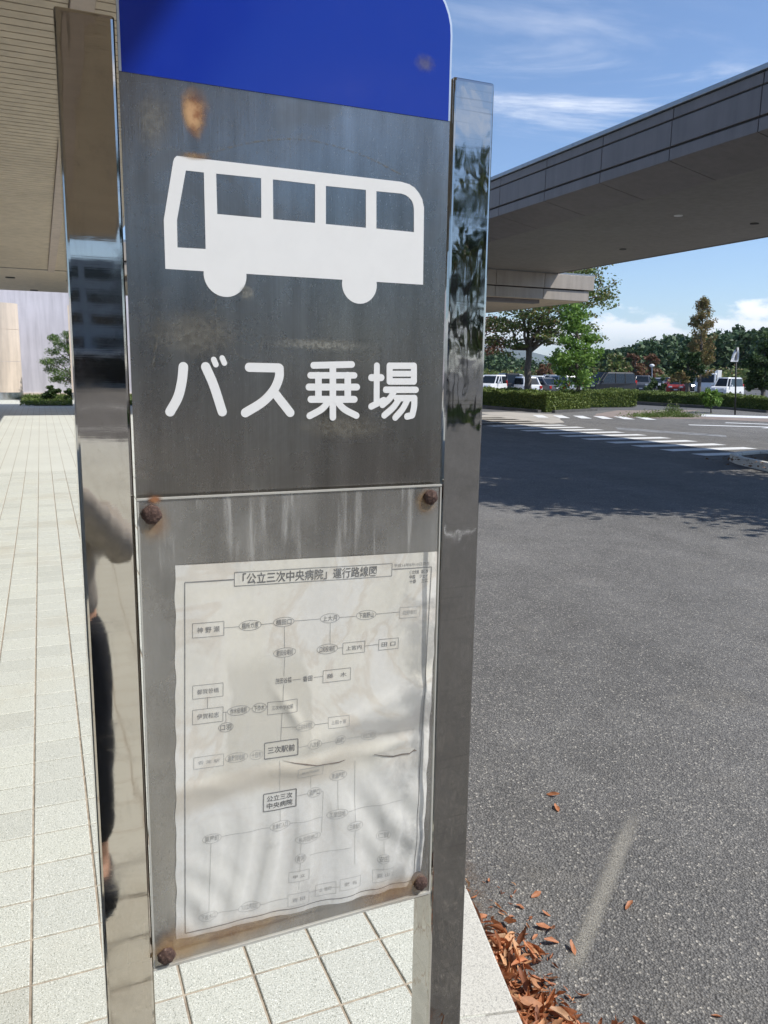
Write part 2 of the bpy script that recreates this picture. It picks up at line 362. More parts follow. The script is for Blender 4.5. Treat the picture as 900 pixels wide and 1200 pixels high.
for q0_, q1_ in (((822, 485.5), (905, 488)),):
    m = MB(); q = [on_ground(x, y, ROADZ+.010) for x, y in (q0_, (q0_[0], q0_[1]+2.4), (q1_[0], q1_[1]+2.4), q1_)]; m.add(q, [(0, 1, 2, 3)]); m.build('stop_line', PAINT)['kind'] = 'structure'
sheet('worn_marking', [(16.9, 20.6), (18.1, 17.2), (17.5, 16.6), (16.2, 19.6)], ROADZ+.004, PAINTW)
sheet('lane_line', [(-20, -21.6), (6, -21.6), (6, -21.4), (-20, -21.4)], ROADZ+.004, PAINT); sheet('bay_line', [(-20, -33), (6, -33), (6, -32.6), (-20, -32.6)], ROADZ+.004, PAINT)
sheet('worn_lane_line', [(2.9, -5.95), (5.6, -5.7), (5.6, -5.58), (2.9, -5.83)], ROADZ+.004, PAINT)
# ------------------------------------------------------------------ covered walkway high over the road (runs along Y)
ZA = CAM[2]
X0, Zt, Zf, Zi, Xi, Xf = 10.7, ZA+4.80, ZA+3.81, ZA+3.585, 11.86, 17.8
Zg1, Zg2 = ZA+10.7/2.375, ZA+10.7/2.655
joints = [12.06+1.97*k for k in range(-2, 8)]; YA, YB = joints[0], 26.2
br = empty('covered_walkway', (14.2, 10, Zf), 'long grey panelled overhead walkway roof crossing above the road on the right', 'overhead walkway')
m = MB(); m.box(X0+.06, YA, Zf+.02, Xf-.05, YB, Zt-.04); m.build('core', DARKJ, br)
m = MB()
edges = [q for q in joints if q < YB] + [YB]
for y0, y1 in zip(edges, edges[1:]):
    for z0, z1, dx in ((Zf, Zg2-.025, 0), (Zg2+.02, Zg1-.02, .012), (Zg1+.02, Zt-.10, .03)):
        m.box(X0+dx, y0+.008, z0, X0+.055+dx, y1-.008, z1)
for z0, z1 in ((Zf, Zg2-.025), (Zg2+.02, Zg1-.02), (Zg1+.02, Zt-.10)): m.box(X0+.06, YA-.05, z0, Xf, YA-.004, z1)
m.build('fascia', FASC, br, bevel=.006, seg=1)
m = MB()
for y0, y1 in zip(edges, edges[1:]):
    m.add([(X0+.002, y0+.008, Zf-.002), (Xi, y0+.008, Zi), (Xi, y1-.008, Zi), (X0+.002, y1-.008, Zf-.002), (X0+.002, y0+.008, Zf+.03), (Xi, y0+.008, Zi+.03), (Xi, y1-.008, Zi+.03), (X0+.002, y1-.008, Zf+.03)],
          [(0, 3, 2, 1), (4, 5, 6, 7), (0, 1, 5, 4), (1, 2, 6, 5), (2, 3, 7, 6), (3, 0, 4, 7)])
m.build('sloping_panel', FASC, br)
m = MB(); m.box(Xi+.012, YA, Zi+.005, Xf-.06, YB, Zi+.05); m.build('soffit', SOFF, br)
m = MB(); m.box(Xf-.06, YA, Zi-.012, Xf, YB, Zt-.05); m.build('far_fascia', FASC, br)
m = MB(); m.box(X0-.02, YA, Zt-.085, X0+.12, YB, Zt); m.box(X0+.12, YA, Zt-.05, Xf, YB, Zt-.02); m.build('roof_edge', ROOFM, br, bevel=.01)
for (px, py) in ((795, 252.5), (884, 262), (730, 292)):
    p = on_ground(px, py, Zi)
    m = MB(); m.tube([(p[0], p[1], Zi-.012), (p[0], p[1], Zi+.02)], .10, 16); m.build('downlight', WHITEC if px == 795 else DARKJ, br)
# ------------------------------------------------------------------ roof crossing the road at the end
YC, YD = 25.5, 32.9; ZC = ZA+2.65
cr = empty('crossing_roof', (5, 29, ZC), 'flat beige roof spanning the road far behind the bus stop sign', 'porch roof')
XL, XR = -9.0, 19.27
m = MB(); m.box(XL, YC+.1, ZC+.03, XR-.16, YD-.1, ZC+.90); m.build('core', DARKJ, cr)
for nm, z0, z1, ex in (('lower_fascia', ZC, ZC+.365, 0.0), ('upper_fascia', ZC+.405, ZC+.92, .18)):
    m = MB(); xs = [XL]+[19.27-2.05-2.05*k for k in range(12, -1, -1)]+[XR-.0+ex]
    for a_, b_ in zip(xs, xs[1:]): m.box(a_+.006, YC-(.06 if ex else 0), z0, b_-.006, YC+.08, z1)
    m.box(XR-.08+ex, YC+.085, z0, XR+ex, YD, z1); m.box(XL, YD-.08, z0, XR-.085+ex, YD+.003, z1)
    m.build(nm, FASCL, cr, bevel=.008, seg=1)
m = MB(); m.box(XL, YC+.085, ZC+.004, XR-.09, YD-.085, ZC+.03); m.build('soffit', CSOFF, cr)
m = MB(); m.box(1.6, YC+.35, ZC-.13, 17.3, YC+.75, ZC+.002); m.build('dropped_beam', FASC, cr)  # down-stand beam below the soffit, just behind the front edge
m = MB(); m.box(XL, YC-.05, ZC+.925, XR+.2, YD+.05, ZC+.98); m.build('roof_edge', ROOFM, cr)
for (px, py) in ((12, 325), (40, 340)):
    p = on_ground(px, py, ZC); m = MB(); m.tube([(p[0], p[1], ZC-.02), (p[0], p[1], ZC+.02)], .14, 14); m.build('downlight', DARKJ, cr)
# ------------------------------------------------------------------ entrance canopy overhead on the left
cn = empty('entrance_canopy', (-5, 4, ZC), 'beige entrance canopy with a slatted ceiling over the tiled pavement', 'canopy')
YE = -17.1; XE = 1.63
m = MB(); m.box(-12, YE, ZC+.06, XE-.03, YC-.15, ZC+.95); m.build('core', DARKJ, cn)
sl = .148
def slats(x0, x1):
    m = MB(); y = YE+.2
    while y < YC-.3:
        m.box(x0, y, ZC, x1, y+sl-.020, ZC+.04); y += sl
    return m
m = slats(-12, .345); m.v += []; s2 = slats(.53, XE-.1); n0 = len(m.v); m.v += s2.v; m.f += [[i+n0 for i in f_] for f_ in s2.f]; m.mi += s2.mi
m.build('slatted_ceiling', CSOFF, cn)
m = MB(); m.box(.350, YE+.1, ZC-.05, .525, YC-.03, ZC+.05); m.build('ceiling_beam', CBEAM, cn, bevel=.01)
m = MB(); m.box(XE-.1, YE, ZC-.02, XE, YC-.03, ZC+.96); m.box(-12, YE-.08, ZC-.02, XE-.003, YE-.003, ZC+.96); m.build('fascia', FASCL, cn)
# ------------------------------------------------------------------ wall, pillar behind the roof on the left
p = on_ground(20, 468, 0); PR = .74
pc = on_ground(6, 469, 0); pl_ = empty('round_pillar', pc, 'round beige panelled pillar with a steel band at its foot', 'pillar')
m = MB()
for z0, z1 in ((.32, 1.7), (1.712, 3.1), (3.112, 4.24)): m.tube([(pc[0], pc[1]+PR, z0), (pc[0], pc[1]+PR, z1)], PR, 48, caps=False)
m.build('shaft', PILL, pl_, smooth=False)
m = MB(); m.tube([(pc[0], pc[1]+PR, -.02), (pc[0], pc[1]+PR, .34)], PR+.015, 48, caps=False); m.build('steel_band', STEELB, pl_)
for o in pl_.children:
    for q in o.data.polygons: q.use_smooth = len(q.vertices) == 4
wy = 43.0
wl_ = empty('white_building', (-2, wy, 0), 'low white rendered building wall behind the grass bed', 'building')
m = MB(); m.box(-22, wy, -.1, 9.0, wy+12, 7.5); m.build('wall', WALLW, wl_)
m = MB(); m.box(-22, wy-.04, -.1, 9.05, wy+.05, .22); m.build('plinth', PILL, wl_)
m = MB(); m.box(-22.1, wy-.12, 7.4, 9.12, wy+12.1, 7.75); m.build('parapet', ROOFM, wl_)
sheet('lawn_bed', [(-.3, 34.0), (6.2, 33.6), (6.6, 42.9), (-.6, 42.9), (-.9, 38.0)], .02, GRASSG)
# ------------------------------------------------------------------ hospital behind the photographer, mirrored in the posts
hb = empty('hospital_building', (6, -62, ROADZ), 'grey four storey building with dark window bands behind the photographer', 'building')
m = MB(); m.box(-34, -80, -.13, 14, -61, 9.1); m.build('wall', BLDG, hb)
for z in (2.9, 4.5, 6.1, 7.7):
    m = MB()
    x = -33
    while x < 13:
        m.box(x, -61.0, z, x+3.2, -60.95, z+.75); x += 4.1
    m.build('window_band', GLASSD, hb)
m = MB(); m.box(-34, -61, 2.35, 14.5, -58.5, 2.6); m.build('white_ledge', WHITEC, hb)
m = MB(); m.box(-34, -60.99, .2, 14, -60.9, 2.3); m.build('ground_floor_glazing', GLASSD, hb)
m = MB(); m.box(6.5, -70, 9.1, 10, -64, 10.0); m.build('roof_plant_room', BLDG, hb)
# ------------------------------------------------------------------ the bus stop sign
# plate steel: brushed, weathered, with grime, rust bleeding and a cleaner patch where an older sticker was
t = MT('brushed_steel', (.5, .5, .5), .3, 1.0)
brush = t.noise(1, 4, .6, 0, t.mapv((900, 1, 14))); st = t.noise(1, 5, .6, 0, t.mapv((26, 1, 3.0))); cl_ = t.noise(9, 6, .65, .4)
speck = t.noise(1, 4, .7, 0, t.mapv((420, 1, 150))); pat = t.noise(5, 3, .5)
col = t.ramp(st, [(.28, (.235, .218, .195)), (.5, (.335, .312, .282)), (.72, (.45, .422, .385))])
col = t.mix(1.0, col, t.ramp(brush, [(.3, .90), (.7, 1.05)]), 'MULTIPLY')
col = t.mix(t.math('MULTIPLY', t.rng(cl_, .50, .70), .38), col, (.20, .19, .165))
col = t.mix(t.math('MULTIPLY', t.rng(speck, .60, .70), t.math('MULTIPLY', t.rng(pat, .45, .6), .55)), col, (.62, .60, .55))
t.color(col); t.roughv(t.math('ADD', t.rng(cl_, .35, .7, .20, .34), t.math('MULTIPLY', t.rng(speck, .58, .7), .15)))
PLATE = t.bump(brush, .10, .0006).bump(t.noise(3.5, 2), .12, .004).m
t.b.inputs['Anisotropic'].default_value = .45
def post_steel(name, base, wave, ripple, scratch, r0=.022, r1=.085):
    t = MT(name, base, .05, 1.0)
    wv = t.noise(1, 3, .5, .3, t.mapv((14, 14, 3.2))); ln = t.noise(1, 4, .65, 0, t.mapv((6, 6, 260))); sm = t.noise(16, 6, .7, .3); drip = t.noise(1, 4, .6, 0, t.mapv((70, 70, 9))); spot = t.noise(1, 5, .7, .2, t.mapv((120, 120, 70)))
    dk = tuple(c*.62 for c in base); md = tuple(c*.84 for c in base)
    c = t.mix(t.rng(drip, .55, .75, 0, .6), base, md); c = t.mix(t.math('MULTIPLY', t.rng(sm, .50, .72), .45), c, dk); c = t.mix(t.math('MULTIPLY', t.rng(spot, .64, .72), .4), c, tuple(v*.45 for v in base)); c = t.mix(t.math('MULTIPLY', t.rng(ln, .56, .70), scratch), c, tuple(v*.6 for v in base)); t.color(c)
    t.roughv(t.math('ADD', t.rng(sm, .45, .75, r0, r1), t.math('MULTIPLY', t.rng(ln, .45, .75), .02)))
    return t.bump(wv, wave, .004).bump(t.noise(1, 2, .5, .4, t.mapv((30, 30, 20))), ripple, .002).bump(ln, .02, .0003).m
POSTL = post_steel('polished_steel', (.55, .505, .45), .09, .012, .12); POSTR = post_steel('rippled_steel', (.47, .455, .43), .34, .22, .5, .035, .10)
ENAM = MT('blue_enamel', lin(20, 52, 158), .13)
n = ENAM.noise(26, 6, .7); sc = ENAM.noise(1, 3, .6, 0, ENAM.mapv((300, 1, 60)))
c_ = ENAM.mix(ENAM.rng(sc, .72, .80), lin(20, 52, 160), lin(84, 112, 190)); ENAM.color(c_); ENAM.roughv(ENAM.rng(n, .35, .75, .10, .20)); ENAM = ENAM.m
t = MT('white_sticker', (.80, .80, .79), .38); n = t.noise(40, 5, .6); t.color(t.ramp(n, [(.25, (.80, .80, .795)), (.6, (.83, .83, .825))])); STICK = t.m
ALU = flat('plate_edge', (.78, .78, .77), .3, 1.0).m
t = MT('rusty_bolt', (.08, .04, .03), .85); n = t.noise(420, 5, .7); t.color(t.ramp(n, [(.3, lin(38, 26, 24)), (.5, lin(74, 54, 48)), (.62, lin(98, 76, 66)), (.72, lin(158, 142, 132))])).bump(n, .9, .0012); RUST = t.m
t = MT('rust_streak', (.3, .15, .05), .7)
# a translucent stain whose edge comes from noise
def stain_mat(name, c1, c2, amount, scale=120):
    t = MT(name, c1, .7); g_ = t.tc('UV'); xy = t.xyz(g_)
    u = t.math('ABSOLUTE', t.math('SUBTRACT', xy[0], .5)); v = t.math('ABSOLUTE', t.math('SUBTRACT', xy[1], .5))
    r = t.math('SQRT', t.math('ADD', t.math('MULTIPLY', u, u), t.math('MULTIPLY', v, v)))
    n = t.noise(scale, 5, .6); f = t.math('ADD', r, t.math('MULTIPLY', t.math('SUBTRACT', n, .5), .30))
    a = t.math('MULTIPLY', t.rng(f, .47, .06), amount)
    t.color(t.mix(t.rng(n, .4, .62), c1, c2)); t.l.new(a, t.b.inputs['Alpha']); return t.m
RS1 = stain_mat('rust_bleed', lin(178, 144, 100), lin(148, 108, 70), .46, 45)
RS2 = stain_mat('rust_run', lin(190, 150, 108), lin(150, 100, 64), 1.0, 60)
LIME = stain_mat('lime_residue', lin(168, 168, 160), lin(120, 120, 114), .5, 300)
DUST = stain_mat('dust_patch', lin(150, 146, 134), lin(118, 112, 100), .32, 190)
PZT = ZA+.3802*SD
sg = empty('bus_stop_sign', (.245, SD, 0), 'stainless steel bus stop sign with blue top and white bus symbol between two posts', 'sign')
for (xa, xb, POST) in ((.0272, .0772, POSTL), (.4140, .4635, POSTR)):
    m = MB(); m.box(xa, SD, -.3, xb, SD+.050, PZT); m.build('post', POST, sg, bevel=.0035, seg=3)
# plate with rounded top corners, closed at the pocket's lower edge
xl, xr, ztop, zbot, R_ = .0790, .4108, ZA+.5105, ZA-.6475, .040
def rounded(xl, xr, zb, zt, R, n=10):
    pts = [(xl, zb), (xr, zb)]
    pts += [(xr-R+R*math.cos(a), zt-R+R*math.sin(a)) for a in np.linspace(0, math.pi/2, n)]
    pts += [(xl+R-R*math.sin(a), zt-R+R*math.cos(a)) for a in np.linspace(0, math.pi/2, n)]
    return pts
zblue = (on_sign(142, 82.7)[2]+on_sign(527, 142.7)[2])/2
# where the top corner starts: the photo shows the curve beginning near (529, 40)
zc = on_sign(530, 42)[2]; R_ = .058; ztop = zc+R_
m = MB(); m.prism_y(rounded(xl, xr, zbot, ztop, R_), SD+.0006, SD+.0035); m.build('plate', PLATE, sg)
m = MB(); m.prism_y(rounded(xl+.0022, xr-.0022, zblue, ztop-.0022, R_-.002), SD-.0004, SD+.0008); m.build('blue_panel', ENAM, sg)
# bright rim round the plate's top
m = MB(); rim_o = rounded(xl, xr, zblue, ztop, R_)[1:]+[(xl, zblue)]; rim_i = rounded(xl+.0022, xr-.0022, zblue, ztop-.0022, R_-.002)[1:]+[(xl+.0022, zblue)]
for a_, b_, c__, d_ in zip(rim_o, rim_o[1:], rim_i[1:], rim_i): m.quad((a_[0], SD-.0003, a_[1]), (d_[0], SD-.0003, d_[1]), (c__[0], SD-.0003, c__[1]), (b_[0], SD-.0003, b_[1]))
for a_, b_ in zip(rim_o, rim_o[1:]): m.quad((a_[0], SD-.0003, a_[1]), (b_[0], SD-.0003, b_[1]), (b_[0], SD+.003, b_[1]), (a_[0], SD+.003, a_[1]))
m.build('rim', ALU, sg)
def fill_shape(name, loops, y, mat, parent, thick=.0003):
    cu = bpy.data.curves.new(name, 'CURVE'); cu.dimensions = '2D'; cu.fill_mode = 'BOTH'; cu.extrude = thick/2
    for lp in loops:
        sp = cu.splines.new('POLY'); sp.points.add(len(lp)-1); sp.use_cyclic_u = True
        for p, (x, z) in zip(sp.points, lp): p.co = (x, z, 0, 1)
    tmp = bpy.data.objects.new('tmp', cu); C.objects.link(tmp)
    dg = bpy.context.evaluated_depsgraph_get(); me = bpy.data.meshes.new_from_object(tmp.evaluated_get(dg)); bpy.data.objects.remove(tmp)
    off = wloc(parent)
    for v in me.vertices: x, z, w = v.co; v.co = Vector((x, y-w, z))-off
    me.name = name; me.materials.clear(); return link_mesh(name, me, mat, parent)
def sp2(L): return [(float(q[0]), float(q[2])) for q in (on_sign(x, y) for x, y in L)]
# bus symbol ---------------------------------------------------------------
wf, wr = on_sign(264, 322), on_sign(421.4, 333.4)
rf = on_sign(264, 322)[2]-on_sign(265, 348)[2]; rr = on_sign(421.4, 333.4)[2]-on_sign(422.5, 356)[2]
zbt = on_sign(340, 324)[2]
def arc(cx, cz, r, z0, n=22):                     # lower part of a wheel, from right to left
    a = math.asin(max(-1, min(1, (z0-cz)/r))); return [(cx+r*math.cos(th), cz+r*math.sin(th)) for th in np.linspace(a, -math.pi-a, n)]
tl_ = sp2([(191.9, 257.8), (203, 189), (204.2, 185.5), (207.2, 182.6)])
trc = sp2([(470.3, 213), (479.8, 215.9), (486.0, 220), (491.0, 226.2), (494.9, 233.5), (496.9, 243.5)])
out = tl_ + trc + [(float(on_sign(495.8, 333.6)[0]), float(on_sign(495.8, 333.6)[2]))]
zl, zr2 = float(on_sign(193.8, 314.7)[2]), float(on_sign(443.9, 330.7)[2])
zb_ = (zl+zr2)/2
out[-1] = (out[-1][0], zb_)
out += [p for p in arc(wr[0], wr[2], rr, zb_)] + [p for p in arc(wf[0], wf[2], rf, zb_)] + [(float(on_sign(193.8, 314.7)[0]), zb_)]
win = [sp2([(217.8, 199.7), (238.9, 202.1), (241, 291.8), (208, 289.9), (207.4, 257.8)]),
       sp2([(253.3, 203.4), (306, 208.7), (306.2, 255.4), (254.6, 250.8)]),
       sp2([(319.8, 210.2), (369.3, 215.9), (369.3, 261.2), (320.2, 256.9)]),
       sp2([(381.9, 217.8), (428.8, 222.5), (428.8, 266.9), (381.9, 262.5)]),
       sp2([(441.1, 224), (470.3, 226.8), (475.5, 228.6), (479.4, 231.4), (482.6, 235.2), (484.3, 239.6), (485.1, 245.2), (485.1, 272), (441.1, 267.8)])]
fill_shape('bus_symbol', [out]+win, SD+.0002, STICK, sg)
# lettering: rounded strokes, each a hair's breadth above the last -------------
def stroke_outline(pts, w):
    P = [Vector((p[0], p[1])) for p in pts]; r = w/2; L = []; Rr = []; n = 9
    for i, p in enumerate(P):
        d0 = (P[i]-P[i-1]).normalized() if i else (P[1]-P[0]).normalized()
        d1 = (P[i+1]-P[i]).normalized() if i < len(P)-1 else d0
        d = (d0+d1).normalized(); k = 1/max(.5, d.dot(d1)); nn = Vector((-d.y, d.x))*r*k
        L.append(p+nn); Rr.append(p-nn)
    d = (P[-1]-P[-2]).normalized(); a0 = math.atan2(d.y, d.x)
    end = [P[-1]+Vector((math.cos(a0+q), math.sin(a0+q)))*r for q in np.linspace(math.pi/2, -math.pi/2, n)[1:-1]]
    d = (P[0]-P[1]).normalized(); a0 = math.atan2(d.y, d.x)
    sta = [P[0]+Vector((math.cos(a0+q), math.sin(a0+q)))*r for q in np.linspace(math.pi/2, -math.pi/2, n)[1:-1]]
    return L+end+Rr[::-1]+sta
def smoothp(pts, n=6):                            # Catmull-Rom through the points
    if len(pts) < 3: return pts
    P = [np.array(p, float) for p in pts]; P = [2*P[0]-P[1]]+P+[2*P[-1]-P[-2]]; o = []
    for i in range(1, len(P)-2):
        for k in range(n):
            s_ = k/n; o.append(.5*((2*P[i])+(-P[i-1]+P[i+1])*s_+(2*P[i-1]-5*P[i]+4*P[i+1]-P[i+2])*s_**2+(-P[i-1]+3*P[i]-3*P[i+1]+P[i+2])*s_**3))
    return o+[P[-2]]
def letters(name, org, strokes):
    sc = 160/900; objs = []
    for k, (pts, w) in enumerate(strokes):
        px = [(org[0]+x*sc, org[1]+y*sc) for x, y in smoothp(pts)]
        mid = px[len(px)//2]; a_ = on_sign(mid[0], mid[1]); b_ = on_sign(mid[0], mid[1]+1); scale = a_[2]-b_[2]
        m = MB(); m.prism_y([(p.x*100, p.y*100) for p in stroke_outline(sp2(px), w*sc*scale)], -.0011*k, .06+.0013*k)   # worked at 100 times the size
        o = m.build('stroke', STICK); bm = bmesh.new(); bm.from_mesh(o.data); bmesh.ops.recalc_face_normals(bm, faces=bm.faces); bm.to_mesh(o.data); bm.free(); objs.append(o)
    base = objs[0]
    for o in objs[1:]:
        md = base.modifiers.new('u', 'BOOLEAN'); md.operation = 'UNION'; md.solver = 'EXACT'; md.object = o
    me = bpy.data.meshes.new_from_object(base.evaluated_get(bpy.context.evaluated_depsgraph_get()))
    for o in objs: bpy.data.objects.remove(o)
    off = wloc(sg)
    for v in me.vertices: v.co = Vector((v.co.x/100, SD-.0003+v.co.y/100, v.co.z/100))-off
    me.name = name; me.materials.clear(); return link_mesh(name, me, STICK, sg)
letters('katakana_ba', (185, 405), [([(168, 140), (158, 235), (132, 340), (80, 436)], 63), ([(315, 140), (368, 262), (424, 436)], 62), ([(368, 92), (382, 125)], 38), ([(424, 82), (438, 115)], 37)])
letters('katakana_su', (185, 405), [([(602, 143), (796, 147)], 60), ([(800, 149), (798, 212), (762, 294), (690, 372), (576, 443)], 60), ([(775, 318), (872, 442)], 58)])
letters('kanji_jo', (345, 415), [([(126, 74), (378, 68)], 44), ([(253, 78), (253, 416)], 45), ([(105, 140), (395, 140)], 42), ([(95, 217), (411, 217)], 45), ([(108, 298), (395, 298)], 45), ([(158, 140), (158, 298)], 46), ([(351, 140), (351, 298)], 46), ([(228, 308), (180, 362), (100, 407)], 44), ([(278, 308), (328, 362), (408, 405)], 44)])
letters('kanji_ba', (345, 415), [([(507, 155), (572, 155)], 46), ([(543, 76), (541, 325)], 42), ([(506, 345), (590, 303)], 42), ([(627, 77), (787, 77)], 42), ([(627, 77), (627, 180)], 44), ([(787, 77), (787, 180)], 44), ([(627, 180), (787, 180)], 42), ([(627, 129), (787, 129)], 38), ([(602, 235), (800, 235)], 42), ([(655, 248), (625, 295), (580, 335)], 42), ([(672, 290), (790, 290)], 42), ([(790, 290), (788, 345), (777, 398)], 44), ([(775, 403), (742, 411)], 43), ([(690, 296), (650, 352), (592, 404)], 42), ([(745, 300), (712, 362), (664, 418)], 42)])
# stains on the plate
def stain(name, poly_px, mat, y, parent=sg, seg=1):
    P = [on_sign(x, yy, y) for x, yy in poly_px]; off = wloc(parent)
    me = bpy.data.meshes.new(name); me.from_pydata([Vector([float(c) for c in p])-off for p in P], [], [(0, 1, 2, 3)]); uv = me.uv_layers.new(name='UVMap')
    for i, c in enumerate([(0, 1), (1, 1), (1, 0), (0, 0)]): uv.data[i].uv = c
    return link_mesh(name, me, mat, parent)
stain('rust_stain', [(203, 92), (252, 98), (246, 176), (216, 170)], RS2, SD+.00045)
stain('rust_stain', [(206, 174), (252, 179), (252, 192), (206, 187)], RS1, SD-.0001)
stain('rust_stain', [(482, 58), (514, 62), (514, 90), (482, 86)], DUST, SD-.00055)
stain('dust_stain', [(150, 350), (300, 352), (300, 430), (150, 430)], DUST, SD+.00048)
stain('dust_stain', [(300, 392), (450, 398), (446, 416), (300, 410)], LIME, SD+.00042)
stain('dust_stain', [(150, 95), (215, 100), (206, 190), (152, 186)], DUST, SD+.00040)
stain('dust_stain', [(278, 330), (301, 332), (300, 356), (278, 355)], LIME, SD-.0004)
stain('dust_stain', [(330, 480), (470, 484), (466, 520), (330, 518)], DUST, SD+.00044)
# thin outline left by an older, larger sticker
t = MT('sticker_ghost', lin(120, 118, 110), .6); t.l.new(t.math('MULTIPLY', t.rng(t.noise(260, 4, .7), .42, .62), .55), t.b.inputs['Alpha']); GHOST = t.m
for k_, pts in enumerate(([(253, 330), (255, 393), (272, 395)], [(273, 396), (276, 412), (290, 422), (304, 412), (308, 396)], [(309, 396), (408, 401)], [(409, 402), (414, 418), (426, 424), (438, 416), (441, 402)], [(236, 182), (300, 166), (360, 164), (420, 180), (470, 204)], [(186, 372), (184, 400), (178, 432)])):
    m = MB(); q = sp2(smoothp(pts)); P_ = [Vector(v) for v in q]; L_, R2 = [], []
    for i, p in enumerate(P_):
        d = (P_[min(i+1, len(P_)-1)]-P_[max(i-1, 0)]).normalized(); nn = Vector((-d.y, d.x))*.0008; L_.append(p+nn); R2.append(p-nn)
    m.add([(v.x, SD+.00034-.00002*k_, v.y) for pr in zip(L_, R2) for v in pr], [(2*i, 2*i+1, 2*i+3, 2*i+2) for i in range(len(P_)-1)])
    m.build('sticker_residue', GHOST, sg)
# ------------------------------------------------------------------ route map behind the clear cover
PTL, PTR, PBL = on_sign(205, 662.3), on_sign(514.9, 645.4), on_sign(203.6, 1098)
ang = math.radians(-1.62); PU = np.array([math.cos(ang), math.sin(ang)]); PV = np.array([math.sin(ang), -math.cos(ang)])   # right and down on the sheet, in (x, z)
PO = np.array([PTL[0], PTL[2]]); PW, PH = .2975, .4195
def uv_of(x, z): d = np.array([x, z])-PO; return float(d@PU), float(d@PV)
def h_paper(u, v):                                # how far the damp sheet stands off the plate (m)
    a, b = u/PW, v/PH
    h = .0016
    low = np.clip((b-.62)/.12, 0, 1); low = low*low*(3-2*low)
    fold = np.sin(a*44+2.6*np.sin(b*6)+1.9*np.sin(a*8+b*5)); fold = np.sign(fold)*abs(fold)**.7
    h += low*.0036*(.5+.5*fold)*(1-.7*np.clip(.38-a, 0, .38)/.38)*(.55+.45*np.sin(b*11+a*5)**2)
    h += .0026*np.exp(-((b-.485-.045*np.sin(a*5)+.10*(a-.5))/.030)**2)*np.clip((a-.15)*2.2, 0, 1)
    h += (.0016+.0010*np.sin(a*17))*np.exp(-((b-.575+.06*(a-.4)+.008*np.sin(a*23))/.020)**2)*np.clip((a+.15)*2, 0, 1)
    h -= .0008*np.exp(-((b-.545+.05*(a-.4))/.016)**2)
    arcs = np.hypot(a+.10, (b-1.02)*1.4); h += .0022*np.clip(.46-arcs, 0, .46)/.46*(1+np.sin(arcs*58))
    h += .0008*np.sin(a*7+b*3)*np.sin(b*9-a*2)+.00035*np.sin(a*23+b*11)*np.sin(b*19+1)
    h += .0024*np.exp(-((a-.40-.06*np.sin(b*16))/.022)**2)*np.exp(-((b-.42)/.07)**2)
    r2 = np.clip((a-.62)/.3, 0, 1)*np.exp(-((b-.80)/.16)**2); h += .0020*r2*(1+np.sin((a*.75-b)*46+2*np.sin(a*9)))
    e_ = np.clip(min(a, 1-a)/.09, 0, 1); h = .0014+(h-.0014)*(.25+.75*e_*e_*(3-2*e_))
    return max(.0004, min(float(h), .0098))
YP = SD-.0002
t = MT('damp_paper', (.8, .78, .73), .8, 0, .2)
g_ = t.tc('UV'); xy = t.xyz(g_)
s1 = t.noise(2.6, 5, .55, .8, g_); s2_ = t.noise(7, 6, .6, .4, g_); fi = t.noise(40, 5, .7, 0, g_)
col = t.mix(t.rng(s1, .40, .60), (.87, .835, .745), (.88, .86, .82))
tide = t.rng(t.math('ABSOLUTE', t.math('SUBTRACT', s1, .52)), .035, .0); col = t.mix(t.math('MULTIPLY', tide, .36), col, (.66, .55, .42))
col = t.mix(t.math('MULTIPLY', t.rng(s2_, .52, .74), .26), col, (.70, .62, .50))
below = t.rng(xy[1], .44, .34); col = t.mix(t.math('MULTIPLY', below, .7), col, (.76, .76, .755))
mould = t.math('MULTIPLY', t.rng(xy[0], .72, 1.0), t.rng(t.noise(5, 6, .65, .6, g_), .42, .60)); col = t.mix(t.math('MULTIPLY', mould, .72), col, (.30, .30, .30))
dk = t.math('MULTIPLY', t.rng(t.noise(3.4, 6, .6, 1.0, g_), .54, .68), below); col = t.mix(t.math('MULTIPLY', dk, .42), col, (.40, .39, .38))
col = t.mix(1.0, col, t.ramp(fi, [(.3, .94), (.7, 1.03)]), 'MULTIPLY')
wob = t.math('ADD', xy[1], t.math('ADD', t.math('MULTIPLY', t.math('SUBTRACT', t.noise(4, 5, .6, .3, g_), .5), .10), t.math('MULTIPLY', xy[0], -.07)))
smear = t.math('MULTIPLY', t.rng(t.math('ABSOLUTE', t.math('SUBTRACT', wob, .385)), .055, .015), t.rng(xy[0], .86, .5)); col = t.mix(t.math('MULTIPLY', smear, .6), col, (.50, .43, .34))
greying = t.math('MULTIPLY', t.rng(t.math('ABSOLUTE', t.math('SUBTRACT', wob, .455)), .05, .01), t.rng(xy[0], .45, .85)); col = t.mix(t.math('MULTIPLY', greying, .75), col, (.33, .32, .31))  # dark grey band across the right of the sheet, near mid height
pool = t.math('MULTIPLY', t.rng(t.math('ABSOLUTE', t.math('SUBTRACT', t.math('ADD', xy[0], t.math('MULTIPLY', t.math('SUBTRACT', t.noise(3, 4, .5, .2, g_), .5), .3)), .33)), .17, .15), t.math('MULTIPLY', t.rng(xy[1], .44, .50), t.rng(xy[1], .78, .70))); col = t.mix(t.math('MULTIPLY', pool, .55), col, (.58, .55, .48))
PAPER = t.color(col).bump(t.noise(26, 5, .6, 0, g_), .18, .002).m
pp = empty('route_map_poster', on_sign(205, 1098), 'damp wrinkled bus route map sheet behind the clear cover of the sign', 'poster')
def paper_pt(u, v, lift=0.0):
    x, z = PO+PU*u+PV*v; return (x, YP-h_paper(u, v)-lift, z)
nu_, nv_ = 150, 210; vs = []; uvs = []
